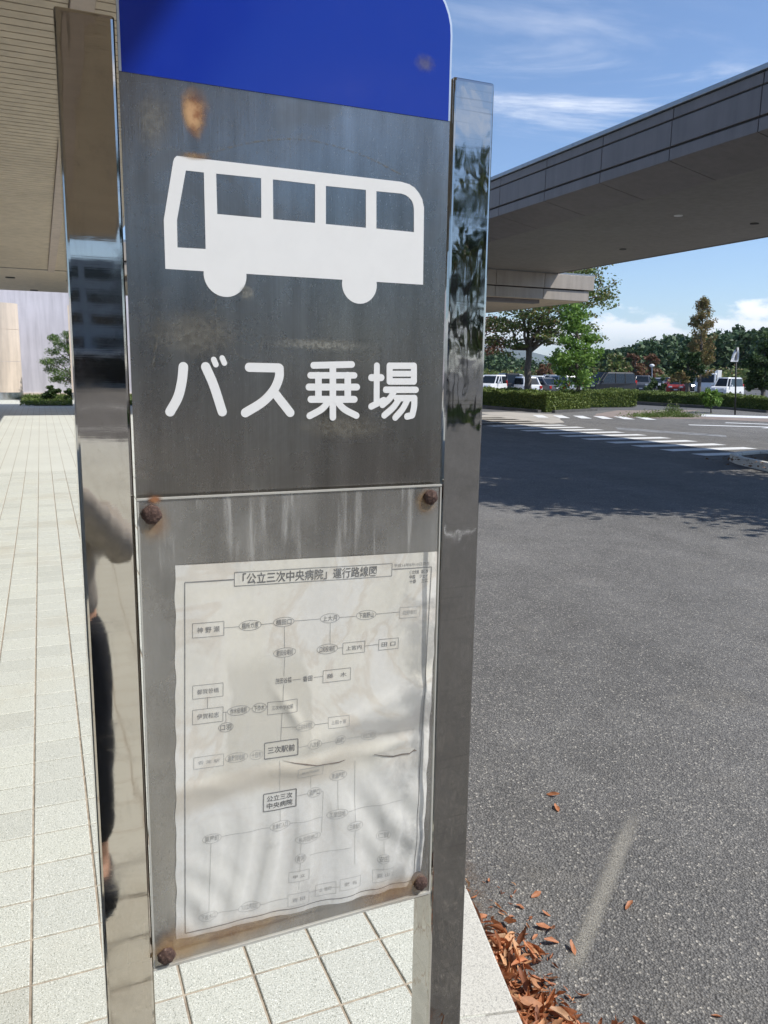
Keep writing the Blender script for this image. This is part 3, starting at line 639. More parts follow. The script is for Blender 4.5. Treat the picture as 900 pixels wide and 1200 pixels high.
for j in range(nv_+1):
    for i in range(nu_+1):
        a, b = i/nu_, j/nv_; u, v = a*PW, b*PH
        if i in (0, nu_): u += .0008*math.sin(b*60)*math.sin(b*17)
        if i == nu_ and b > .9: u -= .004*(b-.9)*10*(b-.9)*10
        vs.append(paper_pt(u, v)); uvs.append((a, 1-b))
def torn(i, j):                                   # the slit torn through the damp fold
    a, b = (i+.5)/nu_, (j+.5)/nv_; c = .562-.035*(a-.4)+.004*math.sin(a*47)+.003*math.sin(a*91)
    return (.72 < a < .955 and abs(b-.535-.010*math.sin(a*33)) < .0042*math.sin(math.pi*(a-.72)/.235)+.0008)
fs = [(j*(nu_+1)+i, (j+1)*(nu_+1)+i, (j+1)*(nu_+1)+i+1, j*(nu_+1)+i+1) for j in range(nv_) for i in range(nu_) ]
off = wloc(pp); me = bpy.data.meshes.new('sheet'); me.from_pydata([Vector(v)-off for v in vs], [], fs)
uvl = me.uv_layers.new(name='UVMap'); li = np.zeros(len(me.loops), int); me.loops.foreach_get('vertex_index', li)
uvl.data.foreach_set('uv', np.array(uvs)[li].ravel()); sh = link_mesh('sheet', me, PAPER, pp, True)
INK = flat('grey_ink', (.18, .18, .182), .8, var=.5, scale=220).m; INKF = flat('faded_ink', (.43, .426, .415), .8, var=.4, scale=220).m; INKB = flat('bold_ink', (.10, .10, .103), .8, var=.5, scale=220).m
class Print:                                      # everything printed in one ink is one mesh lying on the sheet
    def __init__(s): s.m = MB(); s.k = 0
    def pt(s, x, y):
        q = on_sign(x, y); return uv_of(q[0], q[2])
    def seg(s, p, q, w):
        p, q = np.array(p), np.array(q); L = np.linalg.norm(q-p); n = max(1, int(L/.004)); d = (q-p)/max(L, 1e-9); nn = np.array([-d[1], d[0]])*w/2
        vs = []
        for i in range(n+1):
            c = p+(q-p)*i/n; vs += [paper_pt(*(c+nn), .00035), paper_pt(*(c-nn), .00035)]
        s.m.add(vs, [(2*i, 2*i+1, 2*i+3, 2*i+2) for i in range(n)])
    def line(s, pts, w=.00042):
        P = [s.pt(*p) for p in pts]
        for a, b in zip(P, P[1:]): s.seg(a, b, w)
    def box(s, x0, y0, x1, y1, w=.00045, skew=0.0):   # pixel corners: left top and right bottom measured on the left and right edges
        a, b = s.pt(x0, y0), s.pt(x1, y1); u0, v0, u1, v1 = a[0], a[1], b[0], b[1]
        for p, q in (((u0, v0), (u1, v0)), ((u1, v0), (u1, v1)), ((u1, v1), (u0, v1)), ((u0, v1), (u0, v0))): s.seg(p, q, w)
        return (u0+u1)/2, (v0+v1)/2
    def oval(s, x, y, rx, ry=5.2, w=.0004):
        c = np.array(s.pt(x, y)); a = s.pt(x+rx, y)[0]-c[0]; b = abs(s.pt(x, y+ry)[1]-c[1]); P = [(c[0]+a*math.cos(k*math.pi/10), c[1]+b*math.sin(k*math.pi/10)) for k in range(21)]
        for p, q in zip(P, P[1:]): s.seg(p, q, w)
        return c
    def text(s, body, x, y, wpx, hpx, bold=0.0, space=1.0, uv=None):
        cu = bpy.data.curves.new('t', 'FONT'); cu.body = body; cu.size = 1; cu.align_x = 'CENTER'; cu.resolution_u = 2; cu.offset = bold; cu.space_character = space
        o = bpy.data.objects.new('t', cu); C.objects.link(o); me = bpy.data.meshes.new_from_object(o.evaluated_get(bpy.context.evaluated_depsgraph_get())); bpy.data.objects.remove(o)
        V = np.array([v.co[:2] for v in me.vertices]); F = [tuple(p.vertices) for p in me.polygons]; bpy.data.meshes.remove(me)
        if not len(V): return
        lo, hi = V.min(0), V.max(0); c = np.array(uv if uv is not None else s.pt(x, y))
        wu = abs(s.pt(x+wpx/2, y)[0]-s.pt(x-wpx/2, y)[0]); hv = abs(s.pt(x, y+hpx/2)[1]-s.pt(x, y-hpx/2)[1])
        W_ = (V-(lo+hi)/2)/(hi-lo)
        s.m.add([paper_pt(c[0]+a*wu, c[1]-b*hv, .00038) for a, b in W_], [f_[::-1] for f_ in F])
    def build(s, name, mat): return s.m.build(name, mat, pp)
A, Bd, Fd = Print(), Print(), Print()
# border and heading
A.line([(274.4, 678.6), (216.1, 682), (216.6, 1091.5), (483.5, 1028.5), (505, 664), (458.4, 666.6)], .0011)
A.box(274.4, 670.4, 458, 674.4, .0006); Bd.text('「公立三次中央病院」運行路線図', 365, 672.8, 156, 12.5, .013)
A.text('平成16年8月10日現在', 482, 661, 42, 4.2)
for k, w_ in enumerate(('備北交通　芸備線', '中国　 ジェイ', '十番　  三江')): Bd.text(w_, 490, 669.5+5.4*k, 22, 4.6, .02)
def stop(P, body, x, y, rx, ry=5.4): P.oval(x, y, rx, ry); P.text(body, x, y, rx*1.5, ry*1.22, .006)
def place(P, body, x0, y0, x1, y1, T=None, w=.00045, fill=.72, th=.5, bold=.004):
    c = P.box(x0, y0, x1, y1, w); hh = abs(y1-y0); (T or P).text(body, (x0+x1)/2, (y0+y1)/2, (x1-x0)*fill, hh*th, bold, uv=c)
place(A, '神 野 瀬', 225.2, 730, 261.7, 743.5); A.line([(261.7, 734.8), (279.6, 733.4)]); stop(A, '櫃所ガ原', 292.6, 732.1, 13, 5.8)
A.line([(305.6, 731), (320, 729.5)]); stop(A, '櫃田口', 331.9, 728, 12); A.line([(344, 727), (375, 724.8)]); stop(A, '上大月', 386, 724, 11); A.line([(397, 723), (417, 721.4)])
stop(A, '下高野山', 428.4, 720, 11.5); A.line([(440, 719), (468, 716.5)]); place(Fd, '高野本町', 468, 711.5, 491, 722)
A.line([(332.6, 733.4), (332.9, 758.4)]); stop(A, '君田役場前', 333.1, 763.9, 13); A.line([(386.5, 729.4), (386.4, 754.4)]); stop(A, '口和役場前', 383.2, 760, 12, 5.6)
A.line([(395, 759), (401.4, 758.4)]); place(A, '上宮内', 401.4, 753, 426.6, 763.5); A.line([(426.6, 756.5), (443.4, 754.4)]); place(A, '田 口', 443.4, 749, 465.6, 759)
A.line([(333.1, 769.4), (332.2, 792)]); A.text('茂田谷橋', 331.8, 796.8, 19, 6.6, .01); A.line([(332, 801.5), (330.6, 820)]); A.line([(342, 796.2), (352.5, 795)]); A.text('香田', 360, 794.4, 11, 6.4, .01); A.line([(367, 793.4), (378.4, 792)])
place(A, '藤　木', 378.4, 785.6, 410, 796)
place(A, '都賀笹橋', 225.5, 803, 260.8, 814.5); A.line([(242.8, 816), (242.8, 829.4)]); place(A, '伊賀和志', 225.5, 831.5, 260.8, 844)
A.line([(260.8, 833.8), (265.8, 833.4)]); A.line([(264.2, 833.6), (264.3, 846)]); stop(A, '作木役場前', 279, 831.7, 13); stop(A, '下作木', 303.4, 828.7, 8.2); A.line([(311.6, 827.6), (313.2, 827.4)]); A.line([(292, 830), (295.2, 829.6)])
stop(A, '口羽', 264.3, 851.4, 8.5); place(A, '三次中学校前', 313.2, 822.5, 347.4, 832.5); A.line([(330, 834.3), (328.3, 866.5)])
A.line([(329.2, 851.8), (346, 850.6)]); stop(Fd, '三良坂役場前', 357, 849.6, 11); A.line([(368, 848.4), (384, 846)]); place(Fd, '上田ヶ原', 384, 840, 407.6, 849)
place(A, '三次駅前', 309.5, 870, 347.7, 882.5, Bd, .0011, .82, .62, .016)
place(Fd, '香 淀 駅', 227, 887.6, 261.7, 896); stop(Fd, '畠敷団地前', 276.8, 886.5, 13); stop(Fd, '十日市', 299.9, 883.3, 7.5)
A.line([(347.7, 874.2), (359, 871.6)], .0003); stop(Fd, '八次駅', 367.4, 870.4, 8); Fd.line([(375.5, 869.5), (392, 866.8)]); stop(Fd, '畠敷', 398, 866, 6.2); Fd.line([(404, 865), (422, 862)]); stop(Fd, '和知工業団地', 432.4, 860.6, 10); Fd.line([(443, 859.2), (487, 853)])
place(Fd, '願万地病院', 348, 899.6, 377.4, 905.5); stop(Fd, '東酒屋町', 395.6, 907.6, 10)
for ln_ in ([(326.8, 890), (327.2, 928)], [(327.3, 945), (327.3, 960)], [(363.2, 909), (363.4, 922)], [(395.2, 912.6), (394.6, 946)], [(415.2, 890), (415, 960)], [(359.5, 928.5), (347, 931.5)], [(376, 926), (377.8, 925.8), (376.2, 974.5)], [(339.5, 963.5), (376.6, 956)], [(314.8, 968), (259, 979)], [(246.6, 986.5), (243.7, 1065)], [(254.5, 1068.4), (278, 1063)], [(304.5, 1058), (336.6, 1051)], [(406.5, 949), (470, 936)], [(351.2, 985), (350.8, 997)], [(350.6, 1009), (350.2, 1019)], [(362, 1000), (410, 991)], [(414.8, 972), (414, 1010)], [(448.4, 984), (447.8, 997)], [(447.3, 1010), (447.2, 1017)], [(349.5, 1031), (349, 1040)], [(361, 1044), (397, 1036)]): Fd.line(ln_)
c = A.box(308.2, 929.5, 346, 943, .0012); 
x_, y_ = 327, 932.4; Bd.text('公立三次', x_, y_, 30, 6.8, .012); Bd.text('中央病院', x_, y_+8.2, 30, 6.8, .012)
for b_, x_, y_, r_ in (('酒屋口', 367.6, 927, 8), ('工業団地', 394, 951.6, 12), ('志幸町入口', 327.3, 965.5, 12), ('粟屋町', 247.8, 981, 11), ('三良坂町', 415, 966, 9), ('糸井団地口', 360, 979.5, 15), ('青河', 351, 1003.4, 6.2), ('安田', 447.4, 1003.4, 6.5), ('下板木口', 243.3, 1071, 11), ('下川立病院前', 291.4, 1060.8, 13), ('仁賀', 448, 977, 8)): stop(Fd, b_, x_, y_, r_)
for b_, q in (('甲 立', (338, 1021, 361, 1028)), ('吉 田', (336.8, 1047, 361, 1055)), ('上 塩町', (369, 1036, 392, 1044)), ('敷 名', (397, 1028, 420.6, 1035.4)), ('粟 山', (435.6, 1018, 458.6, 1027))): place(Fd, b_, *q, None, .0004, .6, .55, .01)
for P_, k_ in ((Bd, 1), (Fd, 2)):
    n0 = len(A.m.v); A.m.v += P_.m.v; A.m.f += [[i+n0 for i in f_] for f_ in P_.m.f]; A.m.mi += [k_]*len(P_.m.f)
A.m.build('printed_map', [INK, INKB, INKF], pp)
TEARSHADE = flat('torn_edge_and_shadow', (.16, .11, .08), .9, var=.4, scale=200).m; FLAP = flat('torn_flap', (.78, .74, .67), .85).m
def ribbon(name, up, dn, mat, lift):
    m = MB(); vs = []
    for u_, d_ in zip(up, dn):
        for q in (u_, d_): g = on_sign(*q); vs.append(paper_pt(*uv_of(g[0], g[2]), lift))
    m.add(vs, [(2*i, 2*i+1, 2*i+3, 2*i+2) for i in range(len(up)-1)]); m.build(name, mat, pp)
ribbon('tear_and_shadow', [(330, 889.5), (345, 892), (358, 893), (370, 894.5), (384, 893), (396, 891.5), (404, 889)], [(331, 890), (345, 892.8), (358, 894.4), (370, 895.4), (384, 894), (396, 893), (404, 889.4)], TEARSHADE, .0006)
ribbon('tear_and_shadow', [(437, 881.5), (448, 883.5), (460, 884.2), (470, 881.6), (479, 880.6), (482, 875.5), (487, 878.2)], [(437, 882.5), (448, 885.2), (460, 886.2), (470, 884), (479, 882.8), (483, 879.5), (487, 879.2)], TEARSHADE, .0006)  # dark line painted as the shadow below the torn flap
ribbon('torn_flap', [(437, 880.5), (448, 879.5), (460, 878), (470, 876.5), (479, 874.8), (484, 875.2)], [(437, 881.6), (448, 883.8), (460, 884.6), (470, 882), (479, 881), (484, 876.5)], FLAP, .0010)
# ------------------------------------------------------------------ clear cover sheet, bolted at the corners
t = MT('clouded_acrylic', (.62, .63, .60), .16)
dif = t.n.new('ShaderNodeBsdfDiffuse'); tr = t.n.new('ShaderNodeBsdfTransparent'); gl = t.n.new('ShaderNodeBsdfGlossy'); fr = t.n.new('ShaderNodeLayerWeight'); m1 = t.n.new('ShaderNodeMixShader'); m2 = t.n.new('ShaderNodeMixShader')
st = t.noise(1, 5, .6, .2, t.mapv((60, 1, 5))); sc = t.noise(1, 4, .7, 0, t.mapv((10, 1, 260))); bl = t.noise(9, 5, .6)
z_ = t.xyz()[2]; top = t.rng(z_, ZA-.215, ZA-.19)
haze = t.math('ADD', t.rng(bl, .35, .7, .10, .21), t.math('MULTIPLY', t.math('MULTIPLY', t.rng(st, .52, .72), .30), t.math('ADD', t.math('MULTIPLY', top, .9), .10)))
haze = t.math('ADD', haze, t.math('MULTIPLY', t.rng(sc, .64, .74), .10), True)
dif.inputs[0].default_value = (.80, .79, .75, 1); tr.inputs[0].default_value = (.97, .97, .96, 1); gl.inputs['Roughness'].default_value = .13; fr.inputs['Blend'].default_value = .5
t.l.new(haze, m1.inputs[0]); t.l.new(tr.outputs[0], m1.inputs[1]); t.l.new(dif.outputs[0], m1.inputs[2])
bp = t.n.new('ShaderNodeBump'); bp.inputs['Strength'].default_value = .25; bp.inputs['Distance'].default_value = .004; t.l.new(t.noise(14, 3), bp.inputs['Height'])
for q in (gl, fr): t.l.new(bp.outputs[0], q.inputs['Normal'])
t.l.new(t.math('ADD', t.math('MULTIPLY', t.math('POWER', fr.outputs['Facing'], 5.0), .9), .045), m2.inputs[0]); t.l.new(m1.outputs[0], m2.inputs[1]); t.l.new(gl.outputs[0], m2.inputs[2]); t.l.new(m2.outputs[0], t.out.inputs['Surface'])
COVER = t.m; YV = SD-.0112
cTL, cTR, cBL, cBR = on_sign(160, 585.6, YV), on_sign(517.5, 568.4, YV), on_sign(180, 1136.5, YV), on_sign(504, 1045, YV)
m = MB(); vs = []; nx_, ny_ = 60, 80
for j in range(ny_+1):
    for i in range(nx_+1):
        a, b = i/nx_, j/ny_
        p = (cTL*(1-a)+cTR*a)*(1-b)+(cBL*(1-a)+cBR*a)*b
        vs.append((p[0], YV+.0006*math.sin(a*5+b*4)*math.sin(math.pi*a)*math.sin(math.pi*b), p[2]))
m.add(vs, [(j*(nx_+1)+i, (j+1)*(nx_+1)+i, (j+1)*(nx_+1)+i+1, j*(nx_+1)+i+1) for j in range(ny_) for i in range(nx_)])
cov = m.build('cover_sheet', COVER, sg, smooth=True)
t = MT('acrylic_edge', (.46, .45, .41), .3); EDGE = t.m
def edge(nm, a, b, w=.0022):
    m = MB(); a, b = np.array(a), np.array(b); d = (b-a)/np.linalg.norm(b-a); n_ = np.array([-d[2], 0, d[0]])*w/2
    vs = [a-n_+[0, -.0012, 0], b-n_+[0, -.0012, 0], b+n_+[0, -.0012, 0], a+n_+[0, -.0012, 0]]; vs += [v+np.array([0, .0036, 0]) for v in vs]
    m.add(vs, [(0, 1, 2, 3), (7, 6, 5, 4), (0, 4, 5, 1), (1, 5, 6, 2), (2, 6, 7, 3), (3, 7, 4, 0)]); m.build(nm, EDGE, cov)
edge('edge_strip', cTL, cTR, .0018); edge('edge_strip', cBL, cBR, .003); edge('edge_strip', cTR+[-.0012, 0, -.002], cBR+[-.0012, 0, .003], .0016); edge('edge_strip', cTL+[.001, 0, -.002], cBL+[.001, 0, .003], .0014)
for (x, y, s_) in ((178, 603.5, 1), (505.5, 583, .9), (494, 1036, .95), (195.5, 1121.5, 1)):
    p = on_sign(x, y, YV-.004); m = MB(); r = .0094*s_
    m.tube([(p[0], YV+.010, p[2]), (p[0], YV-.0012, p[2])], r*.98, 20); 
    prof = [(r, -.0012), (r*1.02, -.003), (r*.86, -.0052), (r*.5, -.0064), (r*.12, -.0068)]
    n = 20; vs = []
    for (q, dy) in prof:
        for k in range(n):
            a = 2*math.pi*k/n; w = 1+.05*math.sin(k*2.3+x)+.03*math.sin(k*5.1); vs.append((p[0]+q*w*math.cos(a), YV+dy+.0003*math.sin(k*1.7+x), p[2]+q*w*math.sin(a)))
    m.add(vs, [(j*n+k, j*n+(k+1) % n, (j+1)*n+(k+1) % n, (j+1)*n+k) for j in range(len(prof)-1) for k in range(n)]+[tuple(range((len(prof)-1)*n, len(prof)*n))])
    m.build('bolt', RUST, cov, smooth=True)
stain('rust_stain', [(160, 586), (205, 584), (206, 640), (160, 646)], RS1, YV-.0016, cov)
stain('rust_stain', [(168, 578), (194, 576), (194, 592), (168, 594)], RS2, YV-.0018, cov)
stain('rust_stain', [(484, 570), (516, 568), (515, 606), (484, 610)], RS1, YV-.0016, cov)
stain('rust_stain', [(150, 1104), (380, 1046), (380, 1082), (150, 1150)], RS1, YV-.0016, cov)
stain('rust_stain', [(170, 1084), (244, 1066), (244, 1130), (170, 1148)], RS1, YV-.0019, cov)
stain('rust_stain', [(400, 1040), (516, 1010), (516, 1050), (400, 1082)], RS1, YV-.0016, cov)
# ------------------------------------------------------------------ vegetation
def leafmat(name, stops, trans=.25):
    t = MT(name, (.05, .1, .02), .55, 0, .3); r = t.island()
    c = t.ramp(r, [(i/(len(stops)-1), s_) for i, s_ in enumerate(stops)]); t.color(c)
    td = t.n.new('ShaderNodeBsdfTranslucent'); mx = t.n.new('ShaderNodeMixShader'); mx.inputs[0].default_value = trans
    t.l.new(c, td.inputs[0]); t.l.new(t.b.outputs[0], mx.inputs[1]); t.l.new(td.outputs[0], mx.inputs[2]); t.l.new(mx.outputs[0], t.out.inputs['Surface']); return t.m
LF_MAPLE = leafmat('fresh_leaves', [(0.075, 0.150, 0.030), (0.150, 0.270, 0.053), (0.255, 0.390, 0.090), (0.105, 0.195, 0.038)], .35)
LF_DARK = leafmat('dark_leaves', [(0.031, 0.060, 0.020), (0.060, 0.102, 0.031), (0.093, 0.145, 0.043)])
LF_HEDGE = leafmat('hedge_leaves', [(0.075, 0.112, 0.022), (0.150, 0.210, 0.045), (0.240, 0.285, 0.075), (0.112, 0.150, 0.033)])
LF_ZEL = leafmat('elm_leaves', [(0.072, 0.120, 0.032), (0.136, 0.192, 0.056), (0.192, 0.240, 0.072), (0.256, 0.160, 0.080)])
LF_RED = leafmat('russet_leaves', [(0.150, 0.068, 0.045), (0.240, 0.120, 0.068), (0.135, 0.112, 0.045)])
LF_GOLD = leafmat('yellowing_needles', [(0.117, 0.130, 0.039), (0.260, 0.221, 0.078), (0.338, 0.221, 0.104), (0.091, 0.117, 0.039)])
LF_PINE = leafmat('pine_needles', [(0.056, 0.112, 0.032), (0.112, 0.192, 0.048), (0.192, 0.272, 0.080)])
LF_WOOD = leafmat('woodland_leaves', [(0.029, 0.061, 0.029), (0.050, 0.094, 0.036), (0.081, 0.130, 0.047), (0.040, 0.076, 0.032)], .1)
LF_GRASS = leafmat('grass_blades', [(.07, .12, .02), (.13, .19, .04), (.20, .22, .08)], .3)
t = MT('bark', (.12, .1, .08), .9); n = t.noise(1, 5, .6, 0, t.mapv((30, 30, 6))); BARK = t.color(t.ramp(n, [(.3, (.055, .045, .036)), (.7, (.17, .145, .12))])).bump(n, .6, .02).m
def leaves(pts, size, rs, flat_=0.0, aspect=.6, droop=0.0):
    pts = np.asarray(pts, float); n = len(pts)
    a = rs.normal(size=(n, 3)); a[:, 2] *= (1-flat_); a /= np.linalg.norm(a, axis=1)[:, None]+1e-9; a[:, 2] -= droop
    b = rs.normal(size=(n, 3)); b[:, 2] *= (1-flat_); b -= a*(a*b).sum(1)[:, None]; b /= np.linalg.norm(b, axis=1)[:, None]+1e-9
    s_ = size*rs.uniform(.6, 1.35, n)[:, None]; a = a*s_; b = b*s_*aspect
    V = np.stack([pts-a*.5, pts+b*.5-a*.05, pts+a*.5, pts-b*.5-a*.05], 1).reshape(-1, 3); return V
def leaf_obj(name, V, mat, parent):
    off = np.array(wloc(parent)) if parent is not None else np.zeros(3); n = len(V)//4
    me = bpy.data.meshes.new(name); me.vertices.add(len(V)); me.vertices.foreach_set('co', (V-off).astype(np.float32).ravel())
    me.loops.add(4*n); me.loops.foreach_set('vertex_index', np.arange(4*n, dtype=np.int32)); me.polygons.add(n)
    me.polygons.foreach_set('loop_start', np.arange(0, 4*n, 4, dtype=np.int32)); me.update(calc_edges=True); me.validate()
    return link_mesh(name, me, mat, parent)
def clump(rs, c, r, n, sq=(1, 1, .8), shell=.55):
    d = rs.normal(size=(n, 3)); d /= np.linalg.norm(d, axis=1)[:, None]; q = rs.uniform(shell**3, 1, n)**(1/3)
    return np.array(c)+d*q[:, None]*r*np.array(sq)*(1+.18*rs.normal(size=(n, 1)))
def limb(m, p0, p1, r0, r1, rs, wob=.1, n=5):
    P = [np.array(p0)+(np.array(p1)-np.array(p0))*k/n+(rs.normal(size=3)*wob*(0 if k in (0, n) else 1)) for k in range(n+1)]
    m.tube(P, [r0+(r1-r0)*k/n for k in range(n+1)], 8); return P
def hedge(name, quad, z0, h, label, nleaf, size, mat=LF_HEDGE, seed=1, group=None):
    rs = np.random.default_rng(seed); q = [np.array(p, float) for p in quad]; c = sum(q)/4
    o = empty(name, (c[0], c[1], z0), label, 'hedge', group)
    def at(u, v): return (q[0]*(1-u)+q[1]*u)*(1-v)+(q[3]*(1-u)+q[2]*u)*v
    pts = []
    for _ in range(nleaf):
        f_ = rs.random(); u, v, w = rs.random(3); k = rs.integers(0, 6)
        if k < 2: w = 1-.06*rs.random()
        elif k == 2: v = .03*rs.random()
        elif k == 3: v = 1-.03*rs.random()
        elif k == 4: u = .02*rs.random()
        else: v = .05*rs.random()
        p = at(u, v); bump = 1+.07*math.sin(p[0]*2.3+seed)+.05*math.sin(p[1]*3.1)+.05*math.sin((p[0]+p[1])*5.3)
        n_ = (p-c)*.03*(rs.random()-.3); pts.append((p[0]+n_[0], p[1]+n_[1], z0+.04+h*w*bump+.03*rs.normal()))
    m = MB(); iq = [c+(p-c)*.96 for p in q]
    m.prism_z([(p[0], p[1]) for p in iq], z0, z0+h*.90); core = m.build('twigs', LF_DARK, o)
    leaf_obj('foliage', leaves(pts, size, rs), mat, o); return o
# hedges beyond the road
RZ = ROADZ; GZ = -.14
def gd(x, y): q = on_ground(x, y, GZ); return (q[0], q[1])
h1 = [gd(560, 477.5), gd(634, 483), gd(691, 482), None]; 
A1, B1, C1 = gd(556, 476.5), gd(640, 484), gd(691, 481.5)
back = np.array([1.1, 2.9])
hedge('clipped_hedge', [A1, B1, tuple(np.array(B1)+back), tuple(np.array(A1)+back)], GZ, .82, 'long clipped green hedge at the left, under the spreading tree by the road', 15000, .095, seed=3, group='hedges along the far kerb')
hedge('clipped_hedge', [B1, C1, tuple(np.array(C1)+back), tuple(np.array(B1)+back)], GZ, .76, 'bright clipped hedge corner in front of the light green maple', 11000, .095, seed=4, group='hedges along the far kerb')
E1, F1 = gd(689, 477.0), gd(746, 476.5)
hedge('clipped_hedge', [E1, F1, tuple(np.array(F1)+np.array([1.2, 2.2])), tuple(np.array(E1)+np.array([1.2, 2.2]))], GZ, .76, 'short dark hedge in front of the black van', 8500, .095, seed=5, group='hedges along the far kerb')
G1, H1 = gd(746, 472.6), gd(838, 478.5); I1 = gd(908, 484.5)
hedge('clipped_hedge', [G1, H1, tuple(np.array(H1)+np.array([1.2, 1.8])), tuple(np.array(G1)+np.array([1.2, 1.8]))], GZ, .62, 'low clipped hedge in front of the red car', 10000, .095, seed=6, group='hedges along the far kerb')
hedge('clipped_hedge', [H1, I1, tuple(np.array(I1)+np.array([1.2, 1.8])), tuple(np.array(H1)+np.array([1.2, 1.8]))], GZ, .66, 'low clipped hedge at the foot of the banner pole', 10000, .095, seed=7, group='hedges along the far kerb')
# dark kerb below the hedges
m = MB()
for a_, b_ in ((A1, B1), (B1, C1), (G1, H1), (H1, I1)):
    a_, b_ = np.array(a_), np.array(b_); d = (b_-a_)/np.linalg.norm(b_-a_); n_ = np.array([d[1], -d[0]]); a2, b2 = a_+d*.03, b_-d*.03
    m.prism_z([tuple(a2+n_*.42), tuple(b2+n_*.42), tuple(b2+n_*.25), tuple(a2+n_*.25)], GZ-.1, GZ+.13)
m.build('hedge_kerb', flat('dark_kerb', (.10, .095, .09), .8, var=.3, scale=3).m)['kind'] = 'structure'
def put(px, py, D, z=None): q = at_depth(px, py, D); return np.array([q[0], q[1], z if z is not None else q[2]])
def pxz(py, D, px=600): return float(at_depth(px, py, D)[2])
# spreading tree behind the crossing roof
rs = np.random.default_rng(11); D = 42; b_ = put(618, 470, D, GZ)
tr = empty('spreading_tree', b_, 'tall spreading tree with a dark trunk behind the end of the crossing roof', 'tree')
m = MB(); top = put(620, 405, D); limb(m, b_, top, .21, .15, rs, .02)
crown = []
for (ex, ey, r0) in ((574, 398, .09), (590, 372, .08), (608, 352, .09), (640, 350, .10), (662, 372, .09), (690, 345, .10), (704, 330, .08), (650, 392, .06), (672, 318, .09), (600, 330, .09), (632, 320, .09)):
    e_ = put(ex, ey, D+rs.uniform(-2.2, 2.2)); P = limb(m, top+np.array([0, 0, rs.uniform(-.5, .1)]), e_, r0, .025, rs, .14)
    for k in (2, 3, 4, 5):
        for _ in range(2):
            tip = P[k]+rs.normal(size=3)*np.array([.7, .7, .35]); limb(m, P[k], tip, .022, .008, rs, .03, 3)
            crown.append(clump(rs, tip, rs.uniform(.4, .7), 80, (1.3, 1.3, .34), .2))
for (ex, ey, r) in ((700, 332, 1.0), (694, 352, .8), (684, 385, .75), (694, 396, .6), (676, 322, 1.0), (640, 375, .8), (600, 384, .7), (582, 377, .6), (655, 352, 1.0), (625, 340, 1.2), (706, 345, .7), (688, 318, .7)):
    crown.append(clump(rs, put(ex, ey, D+rs.uniform(-1, 1)), r, 300, (1.2, 1.2, .42), .2))
m.build('trunk', BARK, tr, smooth=True); leaf_obj('crown', leaves(np.concatenate(crown), .17, rs, .4), LF_ZEL, tr)
# reddish tree at its left
rs = np.random.default_rng(12); D = 46; b_ = put(556, 470, D, GZ); tr = empty('russet_tree', b_, 'thin tree with reddish leaves half hidden by the right post', 'tree')
m = MB(); top = put(556, 400, D); limb(m, b_, top, .14, .08, rs, .04); crown = []
for (ex, ey) in ((572, 376), (580, 400), (575, 410), (566, 385), (548, 380), (588, 402), (584, 384)):
    e_ = put(ex, ey, D+rs.uniform(-1, 1)); limb(m, top, e_, .05, .015, rs, .08); crown.append(clump(rs, e_, .62, 240, (1.2, 1.2, .55), .1))
m.build('trunk', BARK, tr, smooth=True); leaf_obj('crown', leaves(np.concatenate(crown), .16, rs), LF_RED, tr)
# light green maple
rs = np.random.default_rng(13); D = 37; b_ = put(677, 472, D, GZ); tr = empty('maple_tree', b_, 'light green bushy maple in front of the parked cars left of the van', 'tree')
m = MB(); top = put(676, 372, D); limb(m, b_, top, .12, .03, rs, .04, 8); crown = []
prof = [(362, 7), (372, 12), (385, 18), (398, 22), (411, 25), (424, 28), (436, 21), (446, 14)]
for yy, hw in prof:
    for k in range(max(3, hw//3)):
        ex = 675-(5 if yy > 430 else 0)+rs.uniform(-hw, hw)*.95; e_ = put(ex, yy+rs.uniform(-5, 5), D+rs.uniform(-hw, hw)*.045); a_ = put(676, yy+14, D); limb(m, a_, e_, .02, .006, rs, .03, 3)
        crown.append(clump(rs, e_, rs.uniform(.26, .48), 105, (1.2, 1.2, .7), .1))
m.build('trunk', BARK, tr, smooth=True); leaf_obj('crown', leaves(np.concatenate(crown), .15, rs, .3, .8, .2), LF_MAPLE, tr)
# tall thin yellowing conifer and a round pine in front of it
rs = np.random.default_rng(14); D = 62; b_ = put(820, 462, D, -.3); tr = empty('yellowing_conifer', b_, 'tall thin conifer turning yellow, rising above the far woods', 'tree')
m = MB(); top = put(824, 346, D); limb(m, b_, top, .15, .03, rs, .03, 10); crown = []
for k in range(74):
    f_ = rs.random(); yy = 348+f_*95; hw = (3.5+12*min(1, f_*2.2))*(1 if f_ < .55 else .8); a_ = put(824-3*f_, yy+4, D); ang_ = rs.uniform(0, 6.28); L = hw/929*D
    e_ = a_+np.array([math.cos(ang_)*L, math.sin(ang_)*L, .45*L+.15]); limb(m, a_, e_, .03, .01, rs, .02, 3)
    for q in (.5, .75, 1): crown.append(clump(rs, a_+(e_-a_)*q, .26, 32, (1, 1, .9), .1))
m.build('trunk', BARK, tr, smooth=True); leaf_obj('crown', leaves(np.concatenate(crown), .19, rs, 0, .45), LF_GOLD, tr)
